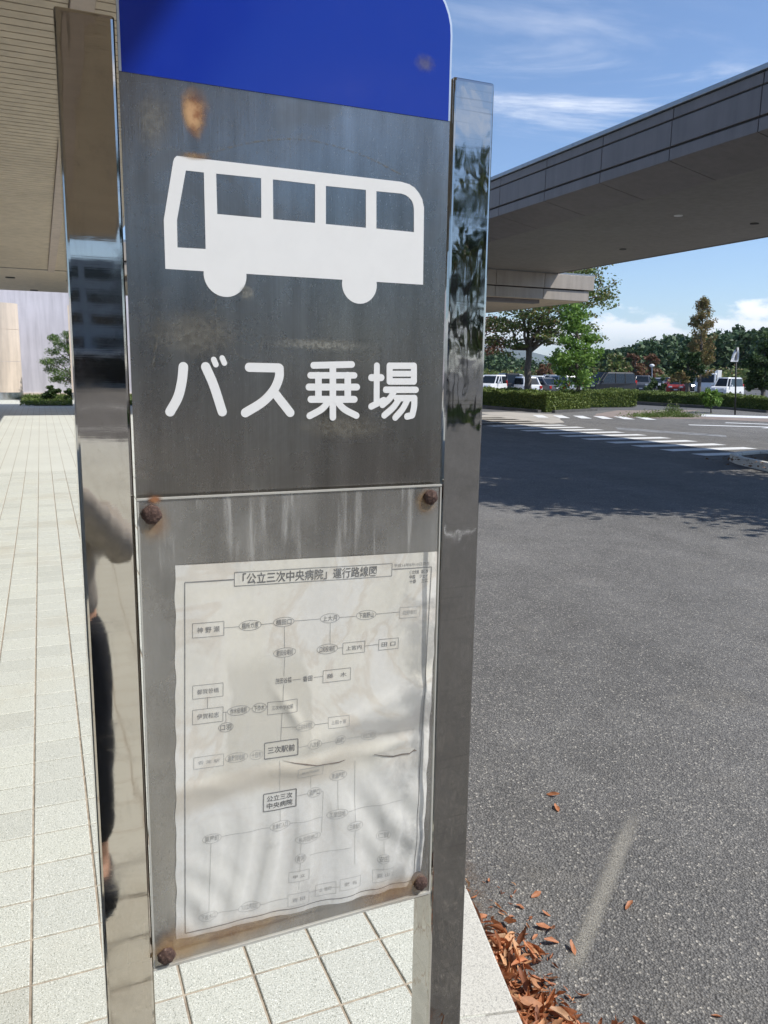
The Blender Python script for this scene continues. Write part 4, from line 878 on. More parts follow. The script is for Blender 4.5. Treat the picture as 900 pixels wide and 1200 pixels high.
def blob_tree(name, label, D, base_px, clumps, mat, leaf, per, seed, cat='tree', z=-.3, tr_r=.16, sq=(1, 1, .8), group=None):
    rs = np.random.default_rng(seed); b_ = put(base_px[0], base_px[1], D, z); o = empty(name, b_, label, cat, group); m = MB(); cr_ = []
    top = put(base_px[0], clumps[0][1]+4, D); limb(m, b_, top, tr_r, tr_r*.4, rs, .04, 5)
    for (ex, ey, rp) in clumps:
        e_ = put(ex, ey, D+rs.uniform(-.6, .6)*rp/929*D); limb(m, b_+(top-b_)*rs.uniform(.4, .8), e_, tr_r*.35, tr_r*.1, rs, .06, 4)
        r = rp/929*D
        for _ in range(7): cr_.append(clump(rs, e_+rs.normal(size=3)*r*.45*np.array(sq), r*rs.uniform(.35, .6), per//7+1, (1, 1, .75), .2))
    m.build('trunk', BARK, o, smooth=True); leaf_obj('crown', leaves(np.concatenate(cr_), leaf, rs, .2), mat, o); return o
blob_tree('round_pine', 'round dark green pine standing before the yellowing conifer', 58, (806, 462), [(806, 420, 10), (795, 432, 9), (818, 430, 9), (806, 438, 14), (796, 424, 8), (815, 418, 7)], LF_DARK, .22, 500, 21)
blob_tree('broad_evergreen', 'broad dark evergreen at the right edge behind the banner pole', 50, (896, 466), [(894, 410, 14), (886, 425, 12), (905, 420, 16), (884, 440, 11), (899, 440, 14), (912, 405, 14), (880, 450, 7), (893, 452, 9)], LF_DARK, .22, 700, 22)
blob_tree('russet_poplar', 'left one of two reddish brown trees behind the car park', 96, (745, 458), [(745, 418, 5), (744, 427, 7), (747, 436, 8), (740, 440, 7)], LF_RED, .32, 420, 23)
blob_tree('russet_poplar', 'right one of two reddish brown trees behind the car park', 98, (763, 458), [(762, 418, 6), (762, 427, 8), (766, 437, 8), (758, 440, 7)], LF_RED, .32, 420, 24)
blob_tree('bushy_tree', 'mid green bushy tree behind the black van', 92, (722, 458), [(722, 424, 9), (710, 432, 9), (730, 433, 9), (718, 440, 12), (700, 438, 9)], LF_ZEL, .32, 520, 25)
blob_tree('bushy_tree', 'brownish bushy tree seen left of the maple over the car roofs', 100, (639, 458), [(637, 430, 5), (642, 435, 6), (634, 438, 6)], LF_RED, .32, 360, 26)
blob_tree('garden_shrub', 'green shrub beside the red car', 54, (768, 464), [(768, 449, 6), (761, 453, 6), (775, 454, 5)], LF_DARK, .16, 420, 27, 'shrub', -.3, .05)
blob_tree('garden_shrub', 'bright green shrub growing out of the low hedge', 36, (834, 477), [(834, 462, 8), (826, 468, 7), (842, 467, 8), (834, 470, 10)], LF_MAPLE, .12, 520, 28, 'shrub', -.14, .03)
blob_tree('garden_shrub', 'pale olive shrub left of the white van', 56, (796, 464), [(796, 440, 5), (789, 444, 5), (803, 446, 4)], LF_GOLD, .18, 300, 29, 'shrub', -.3, .04)
# pine and shrub by the white wall on the left
rs = np.random.default_rng(31); D = 35; b_ = put(92, 462, D, 0); tr = empty('garden_pine', b_, 'cloud pruned pine in the grass bed before the white wall', 'tree')
m = MB(); P = [b_, put(90, 450, D), put(84, 440, D), put(88, 425, D), put(80, 412, D), put(78, 395, D)]; m.tube(P, [.10, .09, .08, .065, .05, .03], 8); crown = []
for (ex, ey, r) in ((63, 396, .30), (70, 402, .38), (80, 392, .34), (76, 408, .44), (62, 412, .34), (55, 424, .34), (66, 424, .42), (78, 422, .48), (60, 433, .36), (72, 437, .46), (86, 436, .5), (66, 444, .34), (80, 446, .45), (90, 410, .5), (96, 430, .5), (88, 396, .35)):
    e_ = put(ex, ey, D+rs.uniform(-.5, .5)); limb(m, P[min(4, max(1, int((462-ey)/15)))], e_, .03, .012, rs, .04, 3); crown.append(clump(rs, e_, r*.85, 330, (1.15, 1.15, .6), .1))
m.build('trunk', BARK, tr, smooth=True); leaf_obj('crown', leaves(np.concatenate(crown), .13, rs, 0, .22), LF_PINE, tr)
blob_tree('dark_shrub', 'dark rounded shrub in the grass bed below the pine', 33.5, (60, 470), [(58, 457, 6), (66, 460, 6), (54, 463, 5), (62, 464, 6)], LF_DARK, .11, 420, 32, 'shrub', 0, .03)
blob_tree('dark_shrub', 'second dark shrub partly behind the left post', 33.5, (82, 470), [(80, 459, 5), (87, 458, 6), (84, 464, 6)], LF_DARK, .11, 420, 33, 'shrub', 0, .03)
# grass: lawn bed on the left and tufts on the island
rs = np.random.default_rng(41); pts = np.column_stack([rs.uniform(-.8, 6.2, 9000), rs.uniform(34.0, 42.8, 9000), rs.uniform(.03, .16, 9000)])
lg = leaf_obj('lawn_grass', leaves(pts, .2, rs, 0, .2), LF_GRASS, None); lg['kind'] = 'stuff'
pts = []
for (px, py, sx, n_, hh) in ((762, 489, .9, 700, .12), (780, 488, 1.2, 1100, .16), (788, 487, .35, 600, .34), (800, 489, .5, 300, .1)):
    q = on_ground(px, py, RZ); pts.append(np.column_stack([q[0]+rs.normal(size=n_)*sx*.6, q[1]+rs.normal(size=n_)*sx*.28-.0, RZ+np.abs(rs.normal(size=n_))*hh*.6+.02]))
tg = leaf_obj('grass_tufts', leaves(np.concatenate(pts), .15, rs, 0, .16), LF_GRASS, None); tg['kind'] = 'stuff'
# far woods: one mass on the ridge
rs = np.random.default_rng(51); cl = []; 
def ridge(px): return float(np.interp(px, [540, 575, 600, 640, 700, 715, 740, 758, 775, 790, 812, 840, 858, 866, 880, 905, 960], [409, 411, 417, 428, 413, 408, 404, 395, 398, 390, 393, 387, 390, 378, 386, 380, 374]))
for k in range(560):
    px = rs.uniform(535, 960); D = rs.uniform(125, 190) if px > 690 else rs.uniform(200, 300); ytop = ridge(px)+rs.exponential(9)+abs(rs.normal())*1.5
    if ytop > 448: ytop = 440
    e_ = put(px, ytop, D); zt = e_[2]; r = rs.uniform(1.5, 2.8)*(D/150)
    cone = rs.random() < .35
    nb = max(3, int((zt+.3)/1.9))
    for j in range(nb):
        f_ = (j+.5)/nb; z = zt-(zt+.3)*f_*1.0; rr_ = r*(.35+.75*f_ if cone else math.sin(math.pi*min(.92, .22+f_*.7)))
        cl.append(clump(rs, (e_[0], e_[1], z), rr_, 46, (1, 1, .75), .5))
wd = leaf_obj('far_woodland', leaves(np.concatenate(cl), .85, rs, .2, .8), LF_WOOD, None); wd['kind'] = 'stuff'
# scrub along the back of the car park
cl = [clump(rs, put(rs.uniform(545, 915), rs.uniform(437, 447), rs.uniform(100, 118)), rs.uniform(.8, 1.5), 60, (1.2, 1.2, .8), .3) for k in range(120)]
sb = leaf_obj('far_scrub', leaves(np.concatenate(cl), .5, rs, .2), LF_ZEL, None); sb['kind'] = 'stuff'
# distant hills
def hills(name, D, prof, mat, base=-5):
    m = MB(); n = len(prof); vs = []
    for (px, py) in prof:
        q = at_depth(px, py, D); d = q-CAM; d[2] = 0; d /= np.linalg.norm(d)
        vs += [(q[0]-d[0]*D*.12, q[1]-d[1]*D*.12, base), (q[0], q[1], q[2]), (q[0]+d[0]*D*.2, q[1]+d[1]*D*.2, base)]
    m.add(vs, [f_ for i in range(n-1) for f_ in ((3*i, 3*i+3, 3*i+4, 3*i+1), (3*i+1, 3*i+4, 3*i+5, 3*i+2))]); o = m.build(name, mat, smooth=True); o['kind'] = 'structure'
HILLM = flat('hill_forest', (.045, .07, .045), .95, var=.35, scale=.01).m
hills('hills', 7000, [(-300, 436), (-100, 425), (60, 415), (250, 408), (420, 412), (520, 405), (575, 404), (600, 408), (625, 413), (650, 419), (690, 424), (760, 428), (900, 432), (1100, 440)], HILLM)
# trees whose dappled shade falls on the road, in a kerbed bed at the right
pk = [(13.1, 12.15), (12.72, 11.95), (12.4, 11.45), (12.1, 10.6), (11.8, 9.5), (11.5, 7.5), (11.6, -4.0), (14.6, -4.0), (15.6, 11.4), (14.6, 12.2), (13.8, 12.3)]
m = MB(); pin = offs(pk+[pk[0], pk[1]], -.16)[:len(pk)]; ctr = np.mean(pk, 0); pin = [tuple(np.array(p)+(ctr-np.array(p))*(.17/np.linalg.norm(ctr-np.array(p)))) for p in pk]
for i in range(len(pk)):
    j = (i+1) % len(pk); a_, b_, c_, d_ = (np.array(v) for v in (pk[i], pk[j], pin[j], pin[i])); e_ = (b_-a_)/np.linalg.norm(b_-a_)*.004
    m.prism_z([tuple(v) for v in (a_+e_, d_+e_, c_-e_, b_-e_)], ROADZ-.1, ROADZ+.16)
m.build('bed_kerb', KERB, bevel=.02)['kind'] = 'structure'
t = MT('planting_soil', (.08, .06, .045), .95); n = t.noise(9, 6, .7); SOIL = t.color(t.ramp(n, [(.3, (.05, .04, .03)), (.7, (.14, .105, .07))])).bump(n, .8, .04).m
sheet('planting_bed', pin[::-1], ROADZ+.10, SOIL)
rs = np.random.default_rng(61)
lt = leaf_obj('bed_litter', leaves(np.column_stack([rs.uniform(11.4, 14.8, 1500), rs.uniform(3, 11.6, 1500), rs.uniform(ROADZ+.11, ROADZ+.16, 1500)]), .07, rs, .7, .5), leafmat('dry_leaves', [(.12, .07, .035), (.20, .12, .06), (.09, .06, .03)], .1), None); lt['kind'] = 'stuff'
def shade_tree(name, label, base, top_z, cx_, cy_, rx, ry, z0, z1, ncl, per, mat, leaf, seed, r_=.16, group=None, holes=.0):
    rs = np.random.default_rng(seed); o = empty(name, base, label, 'tree', group); m = MB(); cr_ = []; b = np.array(base); tp = b+np.array([0, 0, (z0+z1)/2-base[2]]); limb(m, b, tp, r_, r_*.5, rs, .03)
    for k in range(ncl):
        a_ = rs.uniform(0, 6.283); q = math.sqrt(rs.random()); e_ = np.array([cx_+rx*q*math.cos(a_), cy_+ry*q*math.sin(a_), z0+(z1-z0)*(rs.random()*.75+.25*(1-q))]); 
        if cx_ > 0 and cy_ > 5 and e_[0] < 1.2*e_[1]+1.25: continue
        limb(m, b+(tp-b)*rs.uniform(.5, 1), e_, r_*.25, .012, rs, .10, 4)
        cr_.append(clump(rs, e_, rs.uniform(.35, .75)*max(1, rx/2.6), per, (1.25, 1.25, .5), .1))
    m.build('trunk', BARK, o, smooth=True); leaf_obj('crown', leaves(np.concatenate(cr_), leaf, rs, .4), mat, o); return o
shade_tree('shade_tree', 'tree in the kerbed bed under the walkway, casting dappled shade on the road', (12.6, 6.3, ROADZ+.1), 5, 11.6, 7.2, 3.1, 1.9, 3.4, 4.8, 110, 165, LF_ZEL, .16, 71, group='trees in the kerbed bed')
shade_tree('shade_tree', 'second tree in the kerbed bed, nearer the photographer', (13.0, 3.4, ROADZ+.1), 5, 12.9, 3.6, 2.3, 1.6, 3.5, 5.4, 40, 150, LF_ZEL, .16, 72, group='trees in the kerbed bed')
shade_tree('shade_tree', 'taller tree rising between the other two in the kerbed bed', (12.7, 4.8, ROADZ+.1), 8, 11.7, 5.8, 2.0, 1.6, 5.9, 8.2, 60, 150, LF_ZEL, .16, 74, group='trees in the kerbed bed')
# trees and a strip of lawn behind the photographer, mirrored in the right post
sheet('verge', [(8.6, -26.5), (24, -26.5), (24, -20.6), (8.6, -20.2)], ROADZ+.05, GRASSG)
rs = np.random.default_rng(73); vg = leaf_obj('verge_grass', leaves(np.column_stack([rs.uniform(8.6, 24, 5000), rs.uniform(-26.4, -20.4, 5000), rs.uniform(ROADZ+.06, ROADZ+.2, 5000)]), .25, rs, 0, .2), LF_GRASS, None); vg['kind'] = 'stuff'
for k, (x, y, H_, r_) in enumerate(((14.6, -25.5, 9.5, 2.6), (18.6, -29, 12.5, 3.4), (22.5, -27.5, 10, 3.0), (16.2, -34.5, 13, 3.6), (11.2, -37, 9, 2.8))):
    shade_tree('verge_tree', ('small', 'tallest', 'rightmost', 'rear', 'leftmost')[k]+' tree on the verge behind the photographer', (x, y, ROADZ), H_, x, y, r_, r_, 1.6, H_, 27, 100, LF_DARK if k % 2 else LF_ZEL, .42, 80+k, .2, 'trees on the verge')
# ------------------------------------------------------------------ vehicles in the car park
def paintm(name, c, metal=0.0): 
    t = MT(name, c, .35, metal, .3); t.b.inputs['Coat Weight'].default_value = .3; t.b.inputs['Coat Roughness'].default_value = .05; return t.m
P_WHITE, P_BLACK, P_SILV, P_RED, P_GREY, P_BLUE = paintm('white_paint', (.74, .74, .73)), paintm('black_paint', (.012, .013, .016)), paintm('silver_paint', (.42, .43, .44), .4), paintm('red_paint', (.30, .03, .022)), paintm('grey_paint', (.12, .125, .135), .3), paintm('navy_paint', (.02, .03, .06))
TYRE = flat('tyre', (.018, .018, .018), .85).m; RIM = flat('alloy_rim', (.45, .45, .46), .3, .9).m; LAMPW = flat('headlamp_glass', (.75, .76, .76), .1).m; LAMPR = flat('tail_lamp', (.42, .015, .012), .2).m; TRIM = flat('black_trim', (.02, .02, .02), .6).m; PLATEM = flat('number_plate', (.7, .7, .68), .5).m
CARGLASS = flat('car_glass', (.014, .018, .02), .06, 0, .2, 3).m
def make_car(kind, paint, name, label, cat, group=None):
    L, Wd, H, belt, hood, x_w0, x_w1, x_r0, x_r1 = dict(hatch=(3.95, 1.69, 1.5, .92, .90, 1.15, .45, -1.75, -1.45), sedan=(4.5, 1.74, 1.46, .92, .88, .95, .25, -1.75, -1.05), kei=(3.4, 1.48, 1.75, 1.0, .98, 1.25, .85, -1.62, -1.48), wagon=(4.6, 1.75, 1.62, .98, .96, 1.1, .45, -2.15, -1.85), van=(4.75, 1.75, 1.96, 1.1, 1.02, 1.95, 1.15, -2.3, -2.18), suv=(4.5, 1.8, 1.7, 1.05, 1.02, .95, .35, -2.1, -1.75))[kind]
    o = empty(name, (0, 0, 0), label, cat, group); f, r, w = L/2, -L/2, Wd/2; gc = .2
    prof = [(r+.03, gc+.12), (r+.10, gc), (f-.14, gc), (f, gc+.12), (f-.02, hood-.22), (f-.14, hood-.05), (x_w0+.05, belt), (x_r0, belt), (r+.04, belt-.06 if kind != 'sedan' else belt-.04), (r, .6)]
    m = MB(); n = len(prof); st = [(-w, .90), (-w*.99, .97), (-w*.93, 1.0), (0, 1.0), (w*.93, 1.0), (w*.99, .97), (w, .90)]
    vs = []
    for (yy, k) in st:
        for (x, z) in prof: vs.append((x*(.965 if abs(yy) == w else (1.0 if yy == 0 else .99)), yy*(1.0 if z < belt-.1 else .97), gc+(z-gc)*(1.0 if z < .7 else (.985 if abs(yy) > w*.98 else 1))))
    fs = [(i*n+k, i*n+(k+1) % n, (i+1)*n+(k+1) % n, (i+1)*n+k) for i in range(len(st)-1) for k in range(n)]+[tuple(range(n-1, -1, -1)), tuple(range((len(st)-1)*n, len(st)*n))]
    m.add(vs, fs); b = m.build('body', paint, o, bevel=.03, seg=2)
    tw = w*.80
    def fr(z, t_, inset=0.0):                    # greenhouse section at height fraction t_
        x0 = x_w0+(x_w1-x_w0)*t_; x1 = x_r0+(x_r1-x_r0)*t_; ww = w*.955+(tw-w*.955)*t_
        return [(x0, -ww+.16-.0*t_, z), (x0+.06, 0, z), (x0, ww-.16, z), (x0-.22, ww, z), (x1+.12, ww, z), (x1, ww-.12, z), (x1, -ww+.12, z), (x1+.12, -ww, z), (x0-.22, -ww, z)]
    lo, hi = fr(belt-.03, 0), fr(H-.09, 1); k = len(lo); m = MB(); m.add(lo+hi, [(i, (i+1) % k, (i+1) % k+k, i+k) for i in range(k)]); m.build('glass', CARGLASS, o)
    top = [((p[0]-(x_w1+x_r1)/2)*.93+(x_w1+x_r1)/2, p[1]*.9, H) for p in hi]; hi2 = [(p[0]*1.0, p[1]*1.012, p[2]-.03) for p in hi]; m = MB(); m.add(hi2+top, [(i, (i+1) % k, (i+1) % k+k, i+k) for i in range(k)]+[tuple(range(k, 2*k)), tuple(range(k-1, -1, -1))]); m.build('roof', paint, o, smooth=False)
    m = MB()
    for i, rad in ((0, .04), (2, .04), (3, .035), (8, .035), (5, .07), (6, .07)): m = MB(); m.tube([lo[i], tuple(np.array(hi[i])+[0, 0, .02])], rad, 6); m.build('pillar', paint if kind != 'van' else TRIM, o)
    for q in ((.02,) if kind in ('hatch', 'sedan', 'kei') else (.1, -1.0)):
        for s_ in (-1, 1): m = MB(); m.tube([(q, s_*w*.957, belt-.03), (q-.03, s_*tw, H-.08)], .045, 6); m.build('pillar', paint if kind != 'van' else TRIM, o)
    rw = .30 if kind not in ('suv', 'van') else .33
    for x in (f-.78, r+.75):
        for s_ in (-1, 1):
            m = MB(); m.tube([(x, s_*(w-.19), rw), (x, s_*(w-.17), rw), (x, s_*(w-.015), rw), (x, s_*(w-.0), rw)], [rw*.93, rw, rw, rw*.93], 20); ty = m.build('wheel', TYRE, o)
            m = MB(); m.tube([(x, s_*(w-.01), rw), (x, s_*(w+.012), rw)], [rw*.64, rw*.6], 16); m.build('rim', RIM, ty)
    for s_ in (-1, 1):
        m = MB(); m.box(f-.20, s_*(w-.36)-.16, hood-.27, f+.012, s_*(w-.36)+.16, hood-.13); m.build('headlight', LAMPW, o, bevel=.03)
        tz = belt-.30 if kind in ('hatch', 'sedan') else belt-.22
        m = MB(); m.box(r-.012, s_*(w-.17)-.11, tz, r+.22, s_*(w-.17)+.10, tz+(.22 if kind in ('hatch', 'sedan') else .42)); m.build('tail_light', LAMPR, o, bevel=.02)
        m = MB(); m.box(x_w0-.30, s_*(w+.10)-.09, belt+.0, x_w0-.16, s_*(w+.10)+.09, belt+.14); m.build('mirror', paint, o, bevel=.03)
    m = MB(); m.box(f-.1, -.5, .36, f+.014, .5, .52); m.build('grille', TRIM, o, bevel=.01)
    m = MB(); m.box(f, -.165, .40, f+.022, .165, .50); m.build('number_plate', PLATEM, o); m = MB(); m.box(r-.022, -.165, .62, r+.02, .165, .72); m.build('number_plate', PLATEM, o)
    return o
def park(o, px, D, ang, z=-.30):
    p = at_depth(px, 455, D); a = math.radians(ang); fwd = -np.array([CF[0], CF[1]])/np.hypot(CF[0], CF[1])*math.cos(a)-np.array([CR[0], CR[1]])/np.hypot(CR[0], CR[1])*math.sin(a)
    o.location = (p[0], p[1], z); o.rotation_euler = (0, 0, math.atan2(fwd[1], fwd[0]))
park(make_car('van', P_BLACK, 'parked_van', 'black one box van parked behind the short dark hedge', 'van'), 714, 68, 62)
park(make_car('red' and 'hatch', P_RED, 'parked_car', 'small red car parked between the shrub and the white truck', 'car', 'cars in the car park'), 791, 76, 18)
park(make_car('kei', P_WHITE, 'parked_car', 'white boxy car at the right end of the row by the banner pole', 'car', 'cars in the car park'), 852, 68, 48, -.38)
park(make_car('suv', P_GREY, 'parked_car', 'grey car parked just right of the black van', 'car', 'cars in the car park'), 752, 80, 20)
park(make_car('sedan', P_SILV, 'parked_car', 'silver car left of the red car', 'car', 'cars in the car park'), 768, 86, 12)
park(make_car('hatch', P_BLACK, 'parked_car', 'dark car between the red car and the white truck', 'car', 'cars in the car park'), 805, 82, -15)
park(make_car('wagon', P_WHITE, 'parked_car', 'white wagon at the left end of the row beside the right post', 'car', 'cars in the car park'), 577, 62, 32)
kei_ = make_car('kei', P_BLACK, 'parked_car', 'tall black car seen from behind, second from the right post', 'car', 'cars in the car park'); park(kei_, 594, 64, 172)
wh = make_car('hatch', P_WHITE, 'parked_car', 'white car showing a red tail lamp left of the spreading trunk', 'car', 'cars in the car park'); park(wh, 610, 63, 160)
gy = make_car('sedan', P_GREY, 'parked_car', 'dark grey car just right of the spreading trunk', 'car', 'cars in the car park'); park(gy, 631, 64, 150)
sv = make_car('wagon', P_SILV, 'parked_car', 'silver wagon partly behind the maple crown', 'car', 'cars in the car park'); park(sv, 654, 66, 155)
def another(src, px, D, ang, label, z=-.3):
    c = copy_tree(src); c['label'] = label; park(c, px, D, ang, z); return c
another(wh, 690, 74, 30, 'white car whose nose shows between the maple and the black van')
another(wh, 571, 82, 20, 'white car in the back row nearest the right post'); another(wh, 588, 84, 25, 'white car in the back row above the tall black car')
another(wh, 629, 82, 10, 'white car in the back row above the dark grey car'); another(sv, 644, 84, 10, 'silver wagon in the back row left of the maple')
another(wh, 666, 80, 20, 'white car in the back row hidden in the maple crown'); another(sv, 604, 86, 0, 'silver wagon in the back row left of the spreading trunk')
another(gy, 778, 98, 30, 'dark grey car far behind the silver and red cars')
# white cab truck
tk = empty('parked_truck', (0, 0, 0), 'white cab over truck with a box body parked beside the white boxy car', 'truck')
m = MB(); m.prism_y([(1.15, .35), (2.3, .35), (2.35, .8), (2.28, 1.15), (2.05, 1.98), (1.9, 2.05), (1.15, 2.05)], -.85, .85); m.build('cab', P_WHITE, tk, bevel=.05)
m = MB(); m.add([(2.30, -.74, 1.18), (2.30, .74, 1.18), (2.10, .70, 1.88), (2.10, -.70, 1.88)], [(0, 1, 2, 3)]); m.build('windscreen', CARGLASS, tk)
for s_ in (-1, 1): m = MB(); m.add([(2.05, s_*.856, 1.15), (1.3, s_*.856, 1.15), (1.3, s_*.856, 1.85), (1.85, s_*.856, 1.85)], [(0, 1, 2, 3)]); m.build('side_window', CARGLASS, tk)
m = MB(); m.box(-2.4, -.9, .75, 1.05, .9, 2.3); m.build('cargo_box', P_WHITE, tk, bevel=.03)
m = MB(); m.box(-2.3, -.4, .45, 1.2, .4, .74); m.build('chassis', TRIM, tk)
for x in (1.6, -1.4):
    for s_ in (-1, 1): m = MB(); m.tube([(x, s_*.62, .34), (x, s_*.84, .34)], .34, 18); w_ = m.build('wheel', TYRE, tk); m = MB(); m.tube([(x, s_*.83, .34), (x, s_*.85, .34)], .2, 14); m.build('rim', RIM, w_)
for s_ in (-1, 1): m = MB(); m.box(2.2, s_*.6-.14, .62, 2.36, s_*.6+.14, .78); m.build('headlight', LAMPW, tk, bevel=.02)
park(tk, 829, 74, 28)
# banner pole and lamp
D = 34.5; b_ = put(862, 479, D, GZ); bp_ = empty('banner_pole', b_, 'dark pole with a furled white banner at its top, behind the low hedge', 'flag pole')
m = MB(); m.tube([b_, put(863, 407, D)], .035, 10); m.build('pole', TRIM, bp_, smooth=True)
m = MB(); q0, q1 = put(865, 407, D), put(861, 424, D); R3 = np.array([CR[0], CR[1], 0]); vs = []
for k in range(9):
    f_ = k/8; c = q0+(q1-q0)*f_; wd_ = .05+.12*f_**.7
    for s_ in range(5): vs.append(c+R3*wd_*(s_/4*2-1.2)+CF*np.array([1, 1, 0])*.06*math.sin(s_*2.1+k*.5))
m.add(vs, [(k*5+s_, k*5+s_+1, (k+1)*5+s_+1, (k+1)*5+s_) for k in range(8) for s_ in range(4)]); m.build('banner', WHITEC, bp_, smooth=True)
D = 92; b_ = put(764, 459, D, -.3); lp = empty('park_lamp', b_, 'globe lamp post in the car park before the russet trees', 'lamp post'); gp = put(764, 428.5, D)
m = MB(); m.tube([b_, gp], [.07, .05], 8); m.build('pole', ROOFM, lp); m = MB(); m.ball(gp, .24, 14, 10, (1.2, 1.2, .8)); m.build('lamp_globe', WHITEC, lp, smooth=True)
# pale sheet painted in for the sun streak the right post throws
t = MT('painted_sun_streak', (.40, .375, .31), .9); xy = t.xyz(t.tc('UV')); e = t.math('MULTIPLY', t.rng(t.math('ABSOLUTE', t.math('SUBTRACT', xy[0], .5)), .46, .08), t.math('MULTIPLY', t.rng(xy[1], .0, .10), t.rng(xy[1], 1.0, .72)))
gr_ = t.noise(300, 3, .7); e = t.math('MULTIPLY', e, t.rng(gr_, .38, .56)); t.l.new(t.math('MULTIPLY', e, .78), t.b.inputs['Alpha']); t.color(t.ramp(t.noise(260, 3, .7), [(.3, (.24, .225, .19)), (.7, (.50, .47, .40))])); SUNSTREAK = t.m
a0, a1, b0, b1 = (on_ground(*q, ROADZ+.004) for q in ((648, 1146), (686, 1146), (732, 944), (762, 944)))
me = bpy.data.meshes.new('road_sun_streak'); me.from_pydata([Vector([float(c) for c in p]) for p in (a0, a1, b1, b0)], [], [(0, 1, 2, 3)]); uv_ = me.uv_layers.new(name='UVMap')
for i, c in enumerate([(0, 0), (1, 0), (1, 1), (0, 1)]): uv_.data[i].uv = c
link_mesh('road_sun_streak', me, SUNSTREAK)['kind'] = 'structure'
# ------------------------------------------------------------------ fallen leaves by the kerb
t = MT('fallen_leaf', (.3, .15, .07), .6); r = t.island(); n = t.noise(60, 4)
c = t.ramp(r, [(0, lin(116, 74, 54)), (.25, lin(176, 112, 74)), (.5, lin(206, 138, 94)), (.7, lin(150, 98, 68)), (.88, lin(222, 170, 124)), (1, lin(176, 146, 118))]); c = t.mix(1.0, c, t.ramp(n, [(.3, .8), (.7, 1.1)]), 'MULTIPLY'); t.color(c)
td = t.n.new('ShaderNodeBsdfTranslucent'); mx = t.n.new('ShaderNodeMixShader'); mx.inputs[0].default_value = .18; t.l.new(c, td.inputs[0]); t.l.new(t.b.outputs[0], mx.inputs[1]); t.l.new(td.outputs[0], mx.inputs[2]); t.l.new(mx.outputs[0], t.out.inputs['Surface']); LEAF = t.m
def leaf_shape(rs, L, Wd, curl, bend):
    nu, nv = 7, 5; vs = []
    for i in range(nu):
        u = i/(nu-1); w = Wd*(math.sin(math.pi*min(1, u*.92+.04))**.75)*(1+.12*math.sin(u*19+rs.random()*6))
        for j in range(nv):
            v = j/(nv-1)*2-1; a = v*curl; rad = w/2/max(curl, .2)
            vs.append(((u-.5)*L, rad*math.sin(a), rad*(1-math.cos(a))+bend*L*(u-.5)**2*4+.03*L*math.sin(u*9+v*3)))
    return np.array(vs), [(i*nv+j, (i+1)*nv+j, (i+1)*nv+j+1, i*nv+j+1) for i in range(nu-1) for j in range(nv-1)]
def rot(rs, tilt=.5):
    a, b, c = rs.uniform(0, 6.283), rs.normal()*tilt, rs.normal()*tilt*1.3
    Rz = np.array([[math.cos(a), -math.sin(a), 0], [math.sin(a), math.cos(a), 0], [0, 0, 1]]); Ry = np.array([[math.cos(b), 0, math.sin(b)], [0, 1, 0], [-math.sin(b), 0, math.cos(b)]]); Rx = np.array([[1, 0, 0], [0, math.cos(c), -math.sin(c)], [0, math.sin(c), math.cos(c)]]); return Rz@Ry@Rx
rs = np.random.default_rng(91); m = MB()
def kx_at(y): return float(np.interp(y, [q[1] for q in kline], [q[0] for q in kline]))
def drop(y, off_, z, L, flat_=.5):
    vs, fs = leaf_shape(rs, L, L*rs.uniform(.16, .52), rs.uniform(.4, 2.3), rs.uniform(-.08, .22)); vs = vs@rot(rs, flat_).T; vs[:, 2] -= min(0, vs[:, 2].min()); m.add(vs+np.array([kx_at(y)+off_, y, z]), fs)
heap = [(1.33, .12, .07), (1.42, .095, .07), (1.50, .075, .065), (1.60, .06, .075), (1.72, .075, .07), (1.82, .055, .06)]
for _ in range(470):
    k = rs.choice(6, p=[.24, .19, .16, .15, .15, .11]); y, sp_, hh = heap[k]; y += rs.normal()*.05; o_ = abs(rs.normal())*sp_*1.15+.012; drop(y, o_, ROADZ+.004+hh*.9*max(0, 1-o_/(sp_*2.3))*rs.random(), rs.uniform(.024, .085))
for _ in range(60): y = rs.uniform(1.85, 2.6); drop(y, abs(rs.normal())*.022+.008, ROADZ+.004+.02*rs.random(), rs.uniform(.03, .06))
for _ in range(150): y = rs.uniform(1.25, 2.1); drop(y, rs.uniform(.03, .22), ROADZ+.003, rs.uniform(.012, .03), .2)
for _ in range(170): y = rs.uniform(-.9, 1.3); drop(y, abs(rs.normal())*.075+.012, ROADZ+.004+.05*rs.random(), rs.uniform(.035, .075))
gd_ = MB(); 
t = MT('gutter_dust', (.16, .115, .08), .95); xy = t.xyz(t.tc('UV')); t.l.new(t.math('MULTIPLY', t.math('MULTIPLY', t.rng(xy[0], 1.0, .1), t.rng(t.noise(24, 5, .7), .35, .65)), .7), t.b.inputs['Alpha']); t.color(t.ramp(t.noise(140, 4, .7), [(.3, (.09, .065, .048)), (.7, (.24, .175, .125))]))
me = bpy.data.meshes.new('gutter_dust'); me.from_pydata([(kx_at(-1.0)+.002, -1.0, ROADZ+.003), (kx_at(-1.0)+.22, -1.0, ROADZ+.003), (kx_at(0)+.002, 0, ROADZ+.003), (kx_at(0)+.22, 0, ROADZ+.003), (kx_at(3)+.002, 3, ROADZ+.003), (kx_at(3)+.16, 3, ROADZ+.003)], [], [(0, 1, 3, 2), (2, 3, 5, 4)]); uv_ = me.uv_layers.new(name='UVMap')
for i, c in enumerate([(0, 0), (1, 0), (1, .5), (0, .5), (0, .5), (1, .5), (1, 1), (0, 1)]): uv_.data[i].uv = c
link_mesh('gutter_dust', me, t.m)['kind'] = 'stuff'
lp_ = m.build('leaf_litter', LEAF, smooth=True); lp_['kind'] = 'stuff'
